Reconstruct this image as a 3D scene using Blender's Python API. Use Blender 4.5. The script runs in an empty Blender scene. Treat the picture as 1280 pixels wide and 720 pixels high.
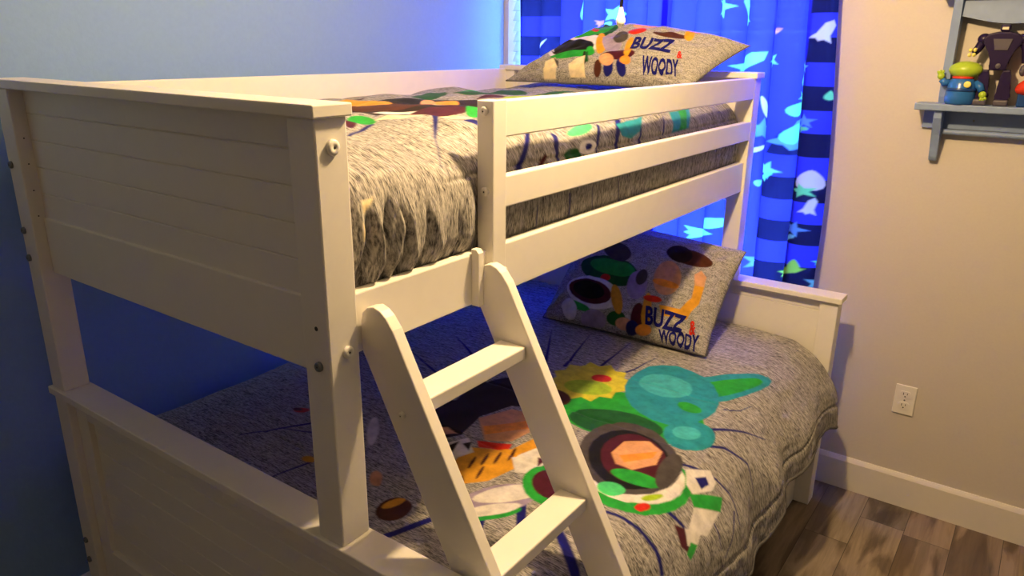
import bpy, bmesh, math, random
import numpy as np
from mathutils import Vector, Matrix

random.seed(7)
SC = bpy.context.scene
COLL = SC.collection
PI = math.pi


# ----------------------------------------------------------------- helpers
def lin(c):
    c = c / 255.0
    return c / 12.92 if c <= 0.04045 else ((c + 0.055) / 1.055) ** 2.4


def rgb(r, g, b):
    return (lin(r), lin(g), lin(b), 1.0)


class NT:
    """Small wrapper round a material's node tree."""
    def __init__(self, name):
        self.m = bpy.data.materials.new(name)
        self.m.use_nodes = True
        self.t = self.m.node_tree
        self.b = self.t.nodes['Principled BSDF']
        self.out = self.t.nodes['Material Output']

    def n(self, kind, **kw):
        nd = self.t.nodes.new('ShaderNode' + kind)
        for k, v in kw.items():
            if k in nd.inputs:
                nd.inputs[k].default_value = v
            else:
                setattr(nd, k, v)
        return nd

    def l(self, a, b):
        self.t.links.new(a, b)

    def ramp(self, fac, stops):
        r = self.n('ValToRGB')
        while len(r.color_ramp.elements) < len(stops):
            r.color_ramp.elements.new(0.5)
        for e, (p, c) in zip(r.color_ramp.elements, stops):
            e.position = p
            e.color = c
        self.l(fac, r.inputs[0])
        return r.outputs[0]

    def mix(self, fac, a, b, mode='MIX'):
        m = self.n('Mix', data_type='RGBA', blend_type=mode)
        for i, v in ((0, fac), (6, a), (7, b)):
            if hasattr(v, 'links'):
                self.l(v, m.inputs[i])
            else:
                m.inputs[i].default_value = v
        return m.outputs[2]

    def math(self, op, a, b=0.0):
        m = self.n('Math', operation=op)
        for i, v in ((0, a), (1, b)):
            if hasattr(v, 'links'):
                self.l(v, m.inputs[i])
            else:
                m.inputs[i].default_value = v
        return m.outputs[0]

    def bump(self, h, strength, dist=0.01):
        b = self.n('Bump', Strength=strength, Distance=dist)
        self.l(h, b.inputs['Height'])
        self.l(b.outputs[0], self.b.inputs['Normal'])


def mat_paint(name, col, rough=0.5, noise=0.03, scale=40, bump=0.05, spec=0.4):
    t = NT(name)
    tc = t.n('TexCoord')
    nz = t.n('TexNoise', Scale=scale, Detail=4.0)
    t.l(tc.outputs['Object'], nz.inputs['Vector'])
    d = tuple(c * (1 - noise) for c in col[:3]) + (1,)
    e = tuple(min(1, c * (1 + noise)) for c in col[:3]) + (1,)
    t.l(t.ramp(nz.outputs[0], [(0.3, d), (0.7, e)]), t.b.inputs['Base Color'])
    t.b.inputs['Roughness'].default_value = rough
    t.b.inputs['Specular IOR Level'].default_value = spec
    t.bump(nz.outputs[0], bump, 0.004)
    return t.m


def link_mesh(name, me, mat=None, parent=None, smooth=False):
    o = bpy.data.objects.new(name, me)
    COLL.objects.link(o)
    if mat is not None:
        for m in (mat if isinstance(mat, (list, tuple)) else [mat]):
            me.materials.append(m)
    if parent is not None:
        o.parent = parent
        o.matrix_parent_inverse = Matrix()
        o.location = Vector((0, 0, 0))
        # all parts are modelled in world space: cancel the parent's offset
        off = Vector((0, 0, 0))
        p = parent
        while p is not None:
            off += Vector(p.location)
            p = p.parent
        me.transform(Matrix.Translation(-off))
    if smooth:
        me.shade_smooth()
    return o


def part(name, bm, mat, parent=None, smooth=False):
    bmesh.ops.recalc_face_normals(bm, faces=bm.faces)
    me = bpy.data.meshes.new(name)
    bm.to_mesh(me)
    bm.free()
    return link_mesh(name, me, mat, parent, smooth)


def empty(name, loc=(0, 0, 0)):
    o = bpy.data.objects.new(name, None)
    o.empty_display_size = 0.1
    COLL.objects.link(o)
    o.location = loc
    return o


def tag(o, label, cat, group=None):
    o['label'] = label
    o['category'] = cat
    if group:
        o['group'] = group
    return o


def struct(o, label=None):
    o['kind'] = 'structure'
    if label:
        o['label'] = label
    return o


def box(bm, x0, x1, y0, y1, z0, z1, bev=0.0, seg=2):
    vs = [bm.verts.new((x, y, z)) for x in (x0, x1) for y in (y0, y1) for z in (z0, z1)]
    fs = [(0, 1, 3, 2), (4, 6, 7, 5), (0, 4, 5, 1), (2, 3, 7, 6), (0, 2, 6, 4), (1, 5, 7, 3)]
    faces = [bm.faces.new([vs[i] for i in f]) for f in fs]
    if bev > 0:
        es = list({e for f in faces for e in f.edges})
        bmesh.ops.bevel(bm, geom=es, offset=bev, segments=seg, affect='EDGES', profile=0.5)
    return bm


def bx(*a, **k):
    return box(bmesh.new(), *a, **k)


def prism(bm, pts, axis, a, b, bev=0.0):
    """Extrude a 2-D outline along an axis ('x','y','z') from a to b."""
    def P(p, h):
        if axis == 'x':
            return (h, p[0], p[1])
        if axis == 'y':
            return (p[0], h, p[1])
        return (p[0], p[1], h)
    n = len(pts)
    A = [bm.verts.new(P(p, a)) for p in pts]
    B = [bm.verts.new(P(p, b)) for p in pts]
    fs = [bm.faces.new(A), bm.faces.new(B[::-1])]
    for i in range(n):
        fs.append(bm.faces.new([A[i], B[i], B[(i + 1) % n], A[(i + 1) % n]]))
    if bev > 0:
        es = [e for e in {e for f in fs[:2] for e in f.edges}]
        bmesh.ops.bevel(bm, geom=es, offset=bev, segments=2, affect='EDGES', profile=0.5)
    return bm


def lathe(bm, prof, c, axis='z', seg=24):
    """Surface of revolution: prof = [(r, h)], around axis through c."""
    rings = []
    for r, h in prof:
        ring = []
        if r < 1e-6:
            p = {'z': (0, 0, h), 'y': (0, h, 0), 'x': (h, 0, 0)}[axis]
            ring = [bm.verts.new((c[0] + p[0], c[1] + p[1], c[2] + p[2]))]
        else:
            for i in range(seg):
                a = 2 * PI * i / seg
                u, v = r * math.cos(a), r * math.sin(a)
                p = {'z': (u, v, h), 'y': (u, h, v), 'x': (h, u, v)}[axis]
                ring.append(bm.verts.new((c[0] + p[0], c[1] + p[1], c[2] + p[2])))
        rings.append(ring)
    for a, b in zip(rings, rings[1:]):
        if len(a) == 1 and len(b) == 1:
            continue
        for i in range(seg):
            j = (i + 1) % seg
            if len(a) == 1:
                bm.faces.new([a[0], b[j], b[i]])
            elif len(b) == 1:
                bm.faces.new([a[i], a[j], b[0]])
            else:
                bm.faces.new([a[i], a[j], b[j], b[i]])
    for ring in (rings[0], rings[-1]):
        if len(ring) > 1:
            bm.faces.new(ring)
    return bm


def tube(bm, pts, r, seg=8):
    pts = [Vector(p) for p in pts]
    rings = []
    for i, p in enumerate(pts):
        d = (pts[min(i + 1, len(pts) - 1)] - pts[max(i - 1, 0)]).normalized()
        up = Vector((0, 0, 1)) if abs(d.z) < 0.9 else Vector((1, 0, 0))
        a = d.cross(up).normalized()
        b = d.cross(a)
        rr = r[i] if isinstance(r, (list, tuple)) else r
        rings.append([bm.verts.new(p + a * rr * math.cos(2 * PI * k / seg) + b * rr * math.sin(2 * PI * k / seg)) for k in range(seg)])
    for A, B in zip(rings, rings[1:]):
        for k in range(seg):
            bm.faces.new([A[k], A[(k + 1) % seg], B[(k + 1) % seg], B[k]])
    bm.faces.new(rings[0])
    bm.faces.new(rings[-1][::-1])
    return bm


def ellipsoid(bm, c, r, rot=None, seg=24, rings=14, power=1.0):
    vs = bmesh.ops.create_uvsphere(bm, u_segments=seg, v_segments=rings, radius=1.0)['verts']
    M = Matrix.Translation(c) @ (rot.to_4x4() if rot else Matrix()) @ Matrix.Diagonal((r[0], r[1], r[2], 1))
    for v in vs:
        if power != 1.0:
            v.co = Vector([math.copysign(abs(q) ** power, q) for q in v.co])
        v.co = M @ v.co
    return bm


# ----------------------------------------------------------------- materials
M = {}
M['white'] = mat_paint('white_bed_paint', (0.80, 0.77, 0.72, 1), 0.38, 0.012, 25, 0.03)
M['cap'] = mat_paint('white_plastic_cap', (0.78, 0.76, 0.72, 1), 0.35, 0.01, 60, 0.02)
M['dark'] = mat_paint('dark_hole', (0.03, 0.03, 0.035, 1), 0.6, 0.05)
M['steel'] = mat_paint('bolt_steel', (0.20, 0.215, 0.235, 1), 0.35, 0.05)
M['steel'].node_tree.nodes['Principled BSDF'].inputs['Metallic'].default_value = 0.8
M['blue_wall'] = mat_paint('blue_wall_paint', (0.235, 0.38, 0.66, 1), 0.75, 0.02, 90, 0.12, 0.2)
M['greige_wall'] = mat_paint('greige_wall_paint', (0.59, 0.54, 0.485, 1), 0.8, 0.015, 120, 0.10, 0.2)
M['trim'] = mat_paint('white_trim_paint', (0.72, 0.68, 0.62, 1), 0.4, 0.01, 40, 0.02)
M['ceiling'] = mat_paint('white_ceiling_paint', (0.52, 0.50, 0.47, 1), 0.9, 0.02, 150, 0.15, 0.1)
M['shelf'] = mat_paint('slate_blue_shelf_paint', (0.22, 0.30, 0.50, 1), 0.45, 0.05, 30, 0.05)
M['purple'] = mat_paint('dark_purple_plastic', (0.018, 0.010, 0.048, 1), 0.22, 0.05)
M['greyp'] = mat_paint('grey_plastic', (0.07, 0.06, 0.085, 1), 0.4, 0.05)
M['yellow'] = mat_paint('yellow_plastic', (0.80, 0.70, 0.16, 1), 0.4, 0.03)
M['lime'] = mat_paint('lime_plastic', (0.36, 0.50, 0.035, 1), 0.3, 0.04)
M['blue'] = mat_paint('blue_plastic', (0.025, 0.13, 0.42, 1), 0.25, 0.04)
M['dblue'] = mat_paint('dark_blue_plastic', (0.012, 0.05, 0.20, 1), 0.3, 0.04)
M['red'] = mat_paint('red_plastic', (0.62, 0.045, 0.02, 1), 0.25, 0.04)
M['cream'] = mat_paint('cream_plastic', (0.75, 0.68, 0.52, 1), 0.35, 0.03)
M['frost'] = mat_paint('frosted_white_knob', (0.85, 0.84, 0.82, 1), 0.4, 0.01)
M['outlet'] = mat_paint('outlet_white', (0.80, 0.77, 0.72, 1), 0.3, 0.01)
M['mattress'] = mat_paint('mattress_ticking', (0.65, 0.65, 0.66, 1), 0.9, 0.05, 60, 0.2)


def mat_cloth(name, along, across, lo, mid, hi, printed=True):
    """Heather knit: fine streaks running along UV.x, with the dye of the print on top."""
    t = NT(name)
    uv = t.n('UVMap')
    mp = t.n('Mapping')
    mp.inputs['Scale'].default_value = (along, across, 1)
    t.l(uv.outputs[0], mp.inputs[0])
    n1 = t.n('TexNoise', Scale=1.0, Detail=3.0, Roughness=0.65)
    t.l(mp.outputs[0], n1.inputs['Vector'])
    mp2 = t.n('Mapping')
    mp2.inputs['Scale'].default_value = (along * 0.22, across * 0.3, 1)
    mp2.inputs['Location'].default_value = (3.1, 7.7, 0)
    t.l(uv.outputs[0], mp2.inputs[0])
    n2 = t.n('TexNoise', Scale=1.0, Detail=2.0)
    t.l(mp2.outputs[0], n2.inputs['Vector'])
    f = t.math('ADD', t.math('MULTIPLY', n1.outputs[0], 0.72), t.math('MULTIPLY', n2.outputs[0], 0.28))
    base = t.ramp(f, [(0.38, lo), (0.475, mid), (0.60, hi)])
    if printed:
        at = t.n('Attribute', attribute_name='dye')
        mp3 = t.n('Mapping')
        mp3.inputs['Scale'].default_value = (30, 30, 1)
        t.l(uv.outputs[0], mp3.inputs[0])
        n3 = t.n('TexNoise', Scale=1.0, Detail=5.0, Roughness=0.6)
        t.l(mp3.outputs[0], n3.inputs['Vector'])
        soft = t.ramp(n3.outputs[0], [(0.3, (0.62, 0.62, 0.64, 1)), (0.65, (1.0, 1.0, 1.0, 1))])
        dyed = t.mix(0.9, t.mix(0.08, at.outputs['Color'], base, 'MULTIPLY'), soft, 'MULTIPLY')
        base = t.mix(at.outputs['Alpha'], base, dyed)
    t.l(base, t.b.inputs['Base Color'])
    t.b.inputs['Roughness'].default_value = 0.92
    t.b.inputs['Specular IOR Level'].default_value = 0.15
    t.b.inputs['Sheen Weight'].default_value = 0.08
    t.bump(n1.outputs[0], 0.25, 0.002)
    return t.m


LO, MID, HI = (0.055, 0.053, 0.058, 1), (0.235, 0.224, 0.216, 1), (0.47, 0.445, 0.42, 1)
M['heather'] = mat_cloth('heather_grey_comforter', 62, 330, LO, MID, HI)
M['heather_case'] = mat_cloth('heather_grey_pillowcase', 190, 330, (0.11, 0.105, 0.10, 1), (0.28, 0.265, 0.25, 1), (0.47, 0.44, 0.41, 1))
M['piping'] = mat_paint('dark_hem_piping', (0.10, 0.095, 0.10, 1), 0.9, 0.2, 300)


def mat_floor():
    t = NT('brown_plank_floor')
    tc = t.n('TexCoord')
    sx = t.n('SeparateXYZ')
    t.l(tc.outputs['Object'], sx.inputs[0])
    W, Lp = 0.147, 1.22
    u = t.math('DIVIDE', t.math('SUBTRACT', sx.outputs[0], 0.02), W)
    col = t.math('FLOOR', u)
    wn = t.n('TexWhiteNoise', noise_dimensions='1D')
    t.l(col, wn.inputs['W'])
    v = t.math('ADD', t.math('DIVIDE', sx.outputs[1], Lp), t.math('MULTIPLY', wn.outputs[0], 3.7))
    row = t.math('FLOOR', v)
    cid = t.n('CombineXYZ')
    t.l(col, cid.inputs[0]); t.l(row, cid.inputs[1])
    w2 = t.n('TexWhiteNoise', noise_dimensions='3D')
    t.l(cid.outputs[0], w2.inputs['Vector'])
    # grain
    off = t.n('VectorMath', operation='MULTIPLY_ADD')
    t.l(w2.outputs['Color'], off.inputs[0])
    off.inputs[1].default_value = (5, 9, 3)
    t.l(tc.outputs['Object'], off.inputs[2])
    mg = t.n('Mapping'); mg.inputs['Scale'].default_value = (30, 1.8, 1)
    t.l(off.outputs[0], mg.inputs[0])
    g = t.n('TexNoise', Scale=1.0, Detail=6.0, Roughness=0.6, Distortion=0.6)
    t.l(mg.outputs[0], g.inputs['Vector'])
    mb = t.n('Mapping'); mb.inputs['Scale'].default_value = (12, 2.3, 1)
    t.l(off.outputs[0], mb.inputs[0])
    bl = t.n('TexNoise', Scale=1.0, Detail=5.0, Distortion=0.5)
    t.l(mb.outputs[0], bl.inputs['Vector'])
    tone = t.ramp(w2.outputs[0], [(0.0, (0.10, 0.075, 0.055, 1)), (0.3, (0.25, 0.205, 0.165, 1)), (0.6, (0.27, 0.20, 0.14, 1)), (1.0, (0.34, 0.30, 0.26, 1))])
    gr = t.ramp(g.outputs[0], [(0.30, (0.55, 0.52, 0.50, 1)), (0.62, (1.12, 1.1, 1.08, 1))])
    c1 = t.mix(1.0, tone, gr, 'MULTIPLY')
    stain = t.ramp(bl.outputs[0], [(0.48, (1, 1, 1, 1)), (0.585, (0.40, 0.36, 0.34, 1))])
    c2 = t.mix(0.9, c1, stain, 'MULTIPLY')
    fu = t.math('FRACT', u)
    fv = t.math('FRACT', v)
    eu = t.math('MINIMUM', fu, t.math('SUBTRACT', 1.0, fu))
    ev = t.math('MULTIPLY', t.math('MINIMUM', fv, t.math('SUBTRACT', 1.0, fv)), Lp / W)
    e = t.math('MINIMUM', eu, ev)
    gap = t.math('LESS_THAN', e, 0.007)
    c3 = t.mix(gap, c2, (0.035, 0.026, 0.02, 1))
    t.l(c3, t.b.inputs['Base Color'])
    t.b.inputs['Roughness'].default_value = 0.42
    t.bump(g.outputs[0], 0.15, 0.003)
    return t.m


M['floor'] = mat_floor()


def mat_curtain():
    """Thin royal-blue cotton with printed navy blocks; daylight soaks through it."""
    t = NT('blue_printed_curtain')
    at = t.n('Attribute', attribute_name='dye')
    dif = t.n('BsdfDiffuse')
    tr = t.n('BsdfTranslucent')
    t.l(at.outputs['Color'], dif.inputs[0])
    t.l(at.outputs['Color'], tr.inputs[0])
    mx = t.n('MixShader'); mx.inputs[0].default_value = 0.65
    t.l(dif.outputs[0], mx.inputs[1]); t.l(tr.outputs[0], mx.inputs[2])
    # loose weave: a little of the window shows straight through
    tp = t.n('BsdfTransparent')
    t.l(at.outputs['Color'], tp.inputs[0])
    m2 = t.n('MixShader'); m2.inputs[0].default_value = 0.05
    t.l(mx.outputs[0], m2.inputs[1]); t.l(tp.outputs[0], m2.inputs[2])
    t.l(m2.outputs[0], t.out.inputs[0])
    t.t.nodes.remove(t.b)
    return t.m


M['curtain'] = mat_curtain()


def mat_pane():
    t = NT('window_glass')
    tp = t.n('BsdfTransparent')
    tp.inputs[0].default_value = (0.93, 0.96, 1, 1)
    gl = t.n('BsdfGlossy'); gl.inputs['Roughness'].default_value = 0.02
    fr = t.n('Fresnel'); fr.inputs[0].default_value = 1.3
    mx = t.n('MixShader')
    t.l(fr.outputs[0], mx.inputs[0]); t.l(tp.outputs[0], mx.inputs[1]); t.l(gl.outputs[0], mx.inputs[2])
    t.l(mx.outputs[0], t.out.inputs[0])
    t.t.nodes.remove(t.b)
    return t.m


M['pane'] = mat_pane()


def mat_slat():
    t = NT('white_blind_slat')
    dif = t.n('BsdfDiffuse'); dif.inputs[0].default_value = (0.8, 0.82, 0.85, 1)
    tr = t.n('BsdfTranslucent'); tr.inputs[0].default_value = (0.7, 0.75, 0.8, 1)
    mx = t.n('MixShader'); mx.inputs[0].default_value = 0.5
    t.l(dif.outputs[0], mx.inputs[1]); t.l(tr.outputs[0], mx.inputs[2])
    t.l(mx.outputs[0], t.out.inputs[0])
    t.t.nodes.remove(t.b)
    return t.m


M['slat'] = mat_slat()

# ----------------------------------------------------------------- printed patterns (cloth coordinates in metres / pillow coordinates -1..1)
PRINT_LOWER = [
 ('l','navy',[(1.472,0.584),(1.553,0.6),(1.614,0.601),(1.669,0.587)],0.01,0.012),
 ('l','navy',[(1.531,0.722),(1.572,0.713),(1.624,0.724)],0.016,0.01),
 ('l','navy',[(1.51,0.877),(1.594,0.943),(1.658,0.96),(1.726,0.931)],0.01,0.004),
 ('l','navy',[(1.49,0.972),(1.57,1.072),(1.646,1.117),(1.714,1.098)],0.012,0.003),
 ('l','navy',[(1.509,1.091),(1.582,1.204),(1.642,1.271)],0.01,0.003),
 ('l','navy',[(1.5,1.233),(1.534,1.279),(1.551,1.34)],0.006,0.002),
 ('l','navy',[(1.432,0.451),(1.53,0.366)],0.022,0.026),
 ('l','navy',[(1.304,0.49),(1.398,0.351)],0.024,0.018),
 ('l','navy',[(1.269,0.388),(1.332,0.269)],0.016,0.016),
 ('l','navy',[(1.191,0.366),(1.139,0.213)],0.018,0.018),
 ('l','navy',[(1.141,1.242),(1.169,1.326),(1.191,1.441)],0.014,0.001),
 ('l','navy',[(1.069,1.278),(1.061,1.496)],0.012,0.001),
 ('l','navy',[(0.98,1.193),(0.906,1.486)],0.014,0.001),
 ('l','navy',[(0.941,1.131),(0.77,1.441)],0.016,0.001),
 ('l','navy',[(0.776,1.184),(0.619,1.351)],0.016,0.002),
 ('l','navy',[(0.751,1.04),(0.527,1.187)],0.016,0.002),
 ('l','navy',[(0.759,0.872),(0.501,0.987)],0.016,0.002),
 ('l','navy',[(0.847,0.666),(0.588,0.734)],0.014,0.003),
 ('l','navy',[(0.626,0.455),(0.53,0.294)],0.01,0.004),
 ('l','navy',[(0.789,0.332),(0.761,0.198)],0.01,0.003),
 ('l','navy',[(0.672,0.422),(0.58,0.384)],0.008,0.002),
 ('l','navy',[(1.693,0.931),(1.767,0.83)],0.006,0.003),
 ('l','navy',[(1.713,1.06),(1.792,1.0)],0.005,0.002),
 ('l','navy',[(1.663,0.834),(1.738,0.815)],0.006,0.003),
 ('p','grn',[(1.498,1.095),(1.502,1.052),(1.49,1.004),(1.462,0.959),(1.42,0.92),(1.368,0.891),(1.31,0.875),(1.25,0.872),(1.195,0.882),(1.15,0.906),(1.119,0.941),(1.106,0.986),(1.115,1.035),(1.145,1.084),(1.192,1.126),(1.253,1.156),(1.319,1.171),(1.383,1.17),(1.437,1.155),(1.476,1.13)]),
 ('p','dgrn',[(1.42,0.993),(1.421,0.971),(1.411,0.947),(1.39,0.924),(1.361,0.904),(1.325,0.889),(1.285,0.881),(1.246,0.879),(1.211,0.885),(1.184,0.897),(1.167,0.916),(1.163,0.939),(1.172,0.964),(1.194,0.988),(1.226,1.009),(1.266,1.024),(1.308,1.032),(1.348,1.033),(1.381,1.026),(1.406,1.012)]),
 ('p','yel',[(1.206,1.226),(1.201,1.185),(1.225,1.153),(1.202,1.124),(1.212,1.082),(1.178,1.071),(1.172,1.029),(1.135,1.037),(1.114,1.006),(1.084,1.032),(1.053,1.018),(1.036,1.056),(1.002,1.066),(1.004,1.106),(0.975,1.139),(0.998,1.169),(0.984,1.217),(1.022,1.228),(1.027,1.278),(1.068,1.265),(1.091,1.302),(1.124,1.268),(1.157,1.282),(1.173,1.238)]),
 ('p','lime',[(1.186,1.132),(1.19,1.117),(1.186,1.101),(1.177,1.085),(1.162,1.07),(1.143,1.059),(1.122,1.052),(1.1,1.05),(1.081,1.052),(1.065,1.06),(1.054,1.072),(1.049,1.087),(1.052,1.104),(1.061,1.121),(1.077,1.136),(1.097,1.147),(1.119,1.155),(1.141,1.157),(1.161,1.153),(1.176,1.145)]),
 ('p','red',[(1.148,1.202),(1.151,1.193),(1.151,1.184),(1.147,1.175),(1.141,1.168),(1.133,1.162),(1.123,1.159),(1.113,1.158),(1.104,1.161),(1.096,1.166),(1.091,1.173),(1.088,1.182),(1.088,1.192),(1.091,1.201),(1.098,1.208),(1.106,1.214),(1.116,1.217),(1.126,1.218),(1.135,1.215),(1.143,1.21)]),
 ('p','teal',[(1.544,1.549),(1.547,1.513),(1.538,1.45),(1.517,1.37),(1.486,1.293),(1.447,1.227),(1.404,1.173),(1.362,1.133),(1.323,1.11),(1.293,1.106),(1.273,1.12),(1.266,1.153),(1.272,1.201),(1.292,1.261),(1.325,1.328),(1.366,1.394),(1.413,1.454),(1.459,1.501),(1.499,1.533),(1.527,1.555)]),
 ('p','grn',[(1.526,1.505),(1.527,1.481),(1.518,1.437),(1.501,1.381),(1.475,1.327),(1.444,1.277),(1.411,1.233),(1.379,1.2),(1.351,1.179),(1.329,1.172),(1.317,1.179),(1.314,1.2),(1.321,1.234),(1.339,1.277),(1.365,1.326),(1.398,1.376),(1.433,1.422),(1.466,1.461),(1.495,1.488),(1.515,1.505)]),
 ('p','teal',[(1.476,1.257),(1.487,1.199),(1.484,1.145),(1.469,1.097),(1.444,1.061),(1.409,1.04),(1.367,1.036),(1.322,1.049),(1.278,1.079),(1.237,1.123),(1.205,1.179),(1.186,1.241),(1.183,1.304),(1.196,1.36),(1.226,1.402),(1.269,1.423),(1.319,1.422),(1.37,1.401),(1.416,1.362),(1.452,1.312)]),
 ('p','ltl',[(1.38,1.285),(1.384,1.261),(1.38,1.237),(1.369,1.217),(1.351,1.201),(1.329,1.191),(1.304,1.188),(1.278,1.193),(1.254,1.204),(1.234,1.222),(1.22,1.244),(1.215,1.269),(1.217,1.293),(1.229,1.316),(1.248,1.333),(1.272,1.343),(1.299,1.345),(1.326,1.339),(1.35,1.326),(1.368,1.307)]),
 ('p','grn',[(1.457,1.17),(1.457,1.161),(1.454,1.153),(1.447,1.147),(1.438,1.143),(1.427,1.143),(1.415,1.145),(1.403,1.15),(1.393,1.157),(1.385,1.165),(1.381,1.175),(1.38,1.184),(1.384,1.191),(1.391,1.197),(1.4,1.201),(1.412,1.201),(1.424,1.199),(1.436,1.194),(1.446,1.187),(1.453,1.179)]),
 ('p','teal',[(1.54,1.076),(1.544,1.054),(1.542,1.028),(1.535,1.001),(1.523,0.976),(1.507,0.956),(1.488,0.947),(1.468,0.948),(1.449,0.957),(1.432,0.972),(1.42,0.994),(1.414,1.018),(1.415,1.044),(1.423,1.067),(1.438,1.086),(1.456,1.099),(1.478,1.105),(1.499,1.105),(1.517,1.101),(1.531,1.092)]),
 ('p','ltl',[(1.503,1.053),(1.505,1.042),(1.503,1.03),(1.498,1.018),(1.491,1.008),(1.481,1.001),(1.47,0.997),(1.459,0.997),(1.449,1.0),(1.441,1.007),(1.435,1.017),(1.433,1.028),(1.434,1.039),(1.439,1.05),(1.448,1.06),(1.458,1.067),(1.469,1.07),(1.48,1.07),(1.49,1.067),(1.498,1.061)]),
 ('p','grn',[(1.585,0.825),(1.59,0.784),(1.582,0.736),(1.564,0.687),(1.538,0.644),(1.505,0.613),(1.465,0.604),(1.422,0.611),(1.381,0.631),(1.345,0.663),(1.319,0.704),(1.307,0.751),(1.311,0.797),(1.331,0.838),(1.365,0.868),(1.409,0.885),(1.457,0.888),(1.503,0.879),(1.54,0.871),(1.568,0.853)]),
 ('p','wht',[(1.562,0.827),(1.567,0.791),(1.56,0.749),(1.543,0.707),(1.518,0.67),(1.486,0.647),(1.447,0.641),(1.407,0.647),(1.368,0.665),(1.336,0.694),(1.313,0.73),(1.302,0.771),(1.307,0.811),(1.326,0.847),(1.358,0.874),(1.399,0.889),(1.444,0.891),(1.487,0.882),(1.522,0.87),(1.547,0.853)]),
 ('p','gry',[(1.527,0.857),(1.535,0.812),(1.531,0.765),(1.517,0.72),(1.494,0.686),(1.462,0.668),(1.424,0.664),(1.383,0.676),(1.342,0.702),(1.306,0.74),(1.278,0.787),(1.262,0.84),(1.261,0.892),(1.276,0.937),(1.305,0.97),(1.346,0.985),(1.392,0.983),(1.438,0.964),(1.478,0.933),(1.509,0.896)]),
 ('p','blk',[(1.509,0.839),(1.515,0.802),(1.512,0.764),(1.501,0.729),(1.481,0.704),(1.455,0.689),(1.423,0.687),(1.39,0.697),(1.357,0.718),(1.328,0.75),(1.305,0.788),(1.293,0.831),(1.293,0.873),(1.305,0.909),(1.328,0.935),(1.36,0.948),(1.397,0.946),(1.434,0.932),(1.467,0.907),(1.492,0.874)]),
 ('p','mar',[(1.498,0.843),(1.504,0.811),(1.502,0.779),(1.493,0.751),(1.477,0.73),(1.455,0.719),(1.43,0.717),(1.402,0.726),(1.375,0.744),(1.352,0.771),(1.334,0.803),(1.324,0.839),(1.324,0.873),(1.333,0.903),(1.352,0.924),(1.377,0.935),(1.407,0.934),(1.436,0.922),(1.463,0.901),(1.484,0.874)]),
 ('p','tan',[(1.359,0.812),(1.359,0.883),(1.412,0.925),(1.463,0.896),(1.476,0.831),(1.439,0.772),(1.394,0.772)]),
 ('p','org',[(1.383,0.811),(1.453,0.888),(1.457,0.852),(1.408,0.788)]),
 ('p','grn',[(1.524,0.773),(1.523,0.764),(1.517,0.752),(1.507,0.739),(1.491,0.729),(1.473,0.723),(1.453,0.72),(1.434,0.72),(1.417,0.723),(1.405,0.729),(1.399,0.736),(1.399,0.745),(1.406,0.754),(1.419,0.763),(1.436,0.77),(1.456,0.775),(1.476,0.778),(1.494,0.78),(1.509,0.78),(1.519,0.778)]),
 ('p','gry',[(1.537,0.838),(1.539,0.813),(1.538,0.791),(1.535,0.774),(1.529,0.761),(1.522,0.756),(1.514,0.758),(1.505,0.767),(1.496,0.785),(1.489,0.808),(1.483,0.833),(1.48,0.859),(1.481,0.883),(1.484,0.901),(1.491,0.912),(1.499,0.915),(1.508,0.911),(1.518,0.9),(1.526,0.883),(1.533,0.862)]),
 ('p','mint',[(1.467,0.684),(1.468,0.676),(1.466,0.667),(1.462,0.66),(1.454,0.653),(1.445,0.648),(1.435,0.646),(1.425,0.647),(1.415,0.65),(1.408,0.655),(1.403,0.662),(1.401,0.67),(1.403,0.679),(1.408,0.687),(1.416,0.693),(1.425,0.698),(1.436,0.7),(1.446,0.699),(1.455,0.696),(1.463,0.691)]),
 ('p','red',[(1.535,0.684),(1.537,0.679),(1.537,0.674),(1.536,0.667),(1.533,0.66),(1.53,0.654),(1.526,0.648),(1.522,0.644),(1.518,0.642),(1.515,0.642),(1.512,0.644),(1.51,0.649),(1.51,0.654),(1.511,0.661),(1.514,0.667),(1.517,0.674),(1.521,0.68),(1.525,0.684),(1.529,0.686),(1.533,0.686)]),
 ('p','lime',[(1.54,0.743),(1.541,0.739),(1.54,0.732),(1.538,0.724),(1.535,0.714),(1.53,0.705),(1.525,0.696),(1.52,0.688),(1.515,0.684),(1.511,0.682),(1.509,0.683),(1.508,0.687),(1.508,0.694),(1.51,0.702),(1.514,0.711),(1.519,0.721),(1.524,0.73),(1.529,0.737),(1.534,0.742),(1.538,0.744)]),
 ('p','wht',[(1.536,0.877),(1.582,0.954),(1.613,0.936),(1.618,0.901),(1.588,0.83),(1.561,0.835)]),
 ('p','navy',[(1.566,0.879),(1.584,0.919),(1.602,0.907),(1.595,0.868)]),
 ('p','grn',[(1.581,0.822),(1.647,0.921),(1.667,0.877),(1.61,0.802)]),
 ('p','wht',[(1.61,0.802),(1.665,0.874),(1.681,0.781),(1.634,0.728)]),
 ('p','mar',[(1.6,0.699),(1.629,0.726),(1.676,0.692),(1.646,0.676)]),
 ('p','wht',[(1.624,0.724),(1.663,0.764),(1.681,0.723),(1.656,0.699)]),
 ('p','grn',[(1.657,0.716),(1.676,0.735),(1.689,0.687),(1.67,0.682)]),
 ('p','dbr',[(0.891,0.586),(0.798,0.72),(0.855,0.795),(0.825,0.907),(0.895,1.019),(1.049,1.012),(1.077,0.892),(1.008,0.863),(0.971,0.761),(0.998,0.641),(0.966,0.58)]),
 ('p','tan',[(0.973,0.751),(1.019,0.847),(1.086,0.862),(1.132,0.772),(1.124,0.702),(1.062,0.665)]),
 ('p','org',[(1.012,0.723),(1.1,0.826),(1.119,0.784),(1.042,0.691)]),
 ('p','red',[(1.046,0.652),(1.134,0.689),(1.143,0.661),(1.074,0.623)]),
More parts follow.
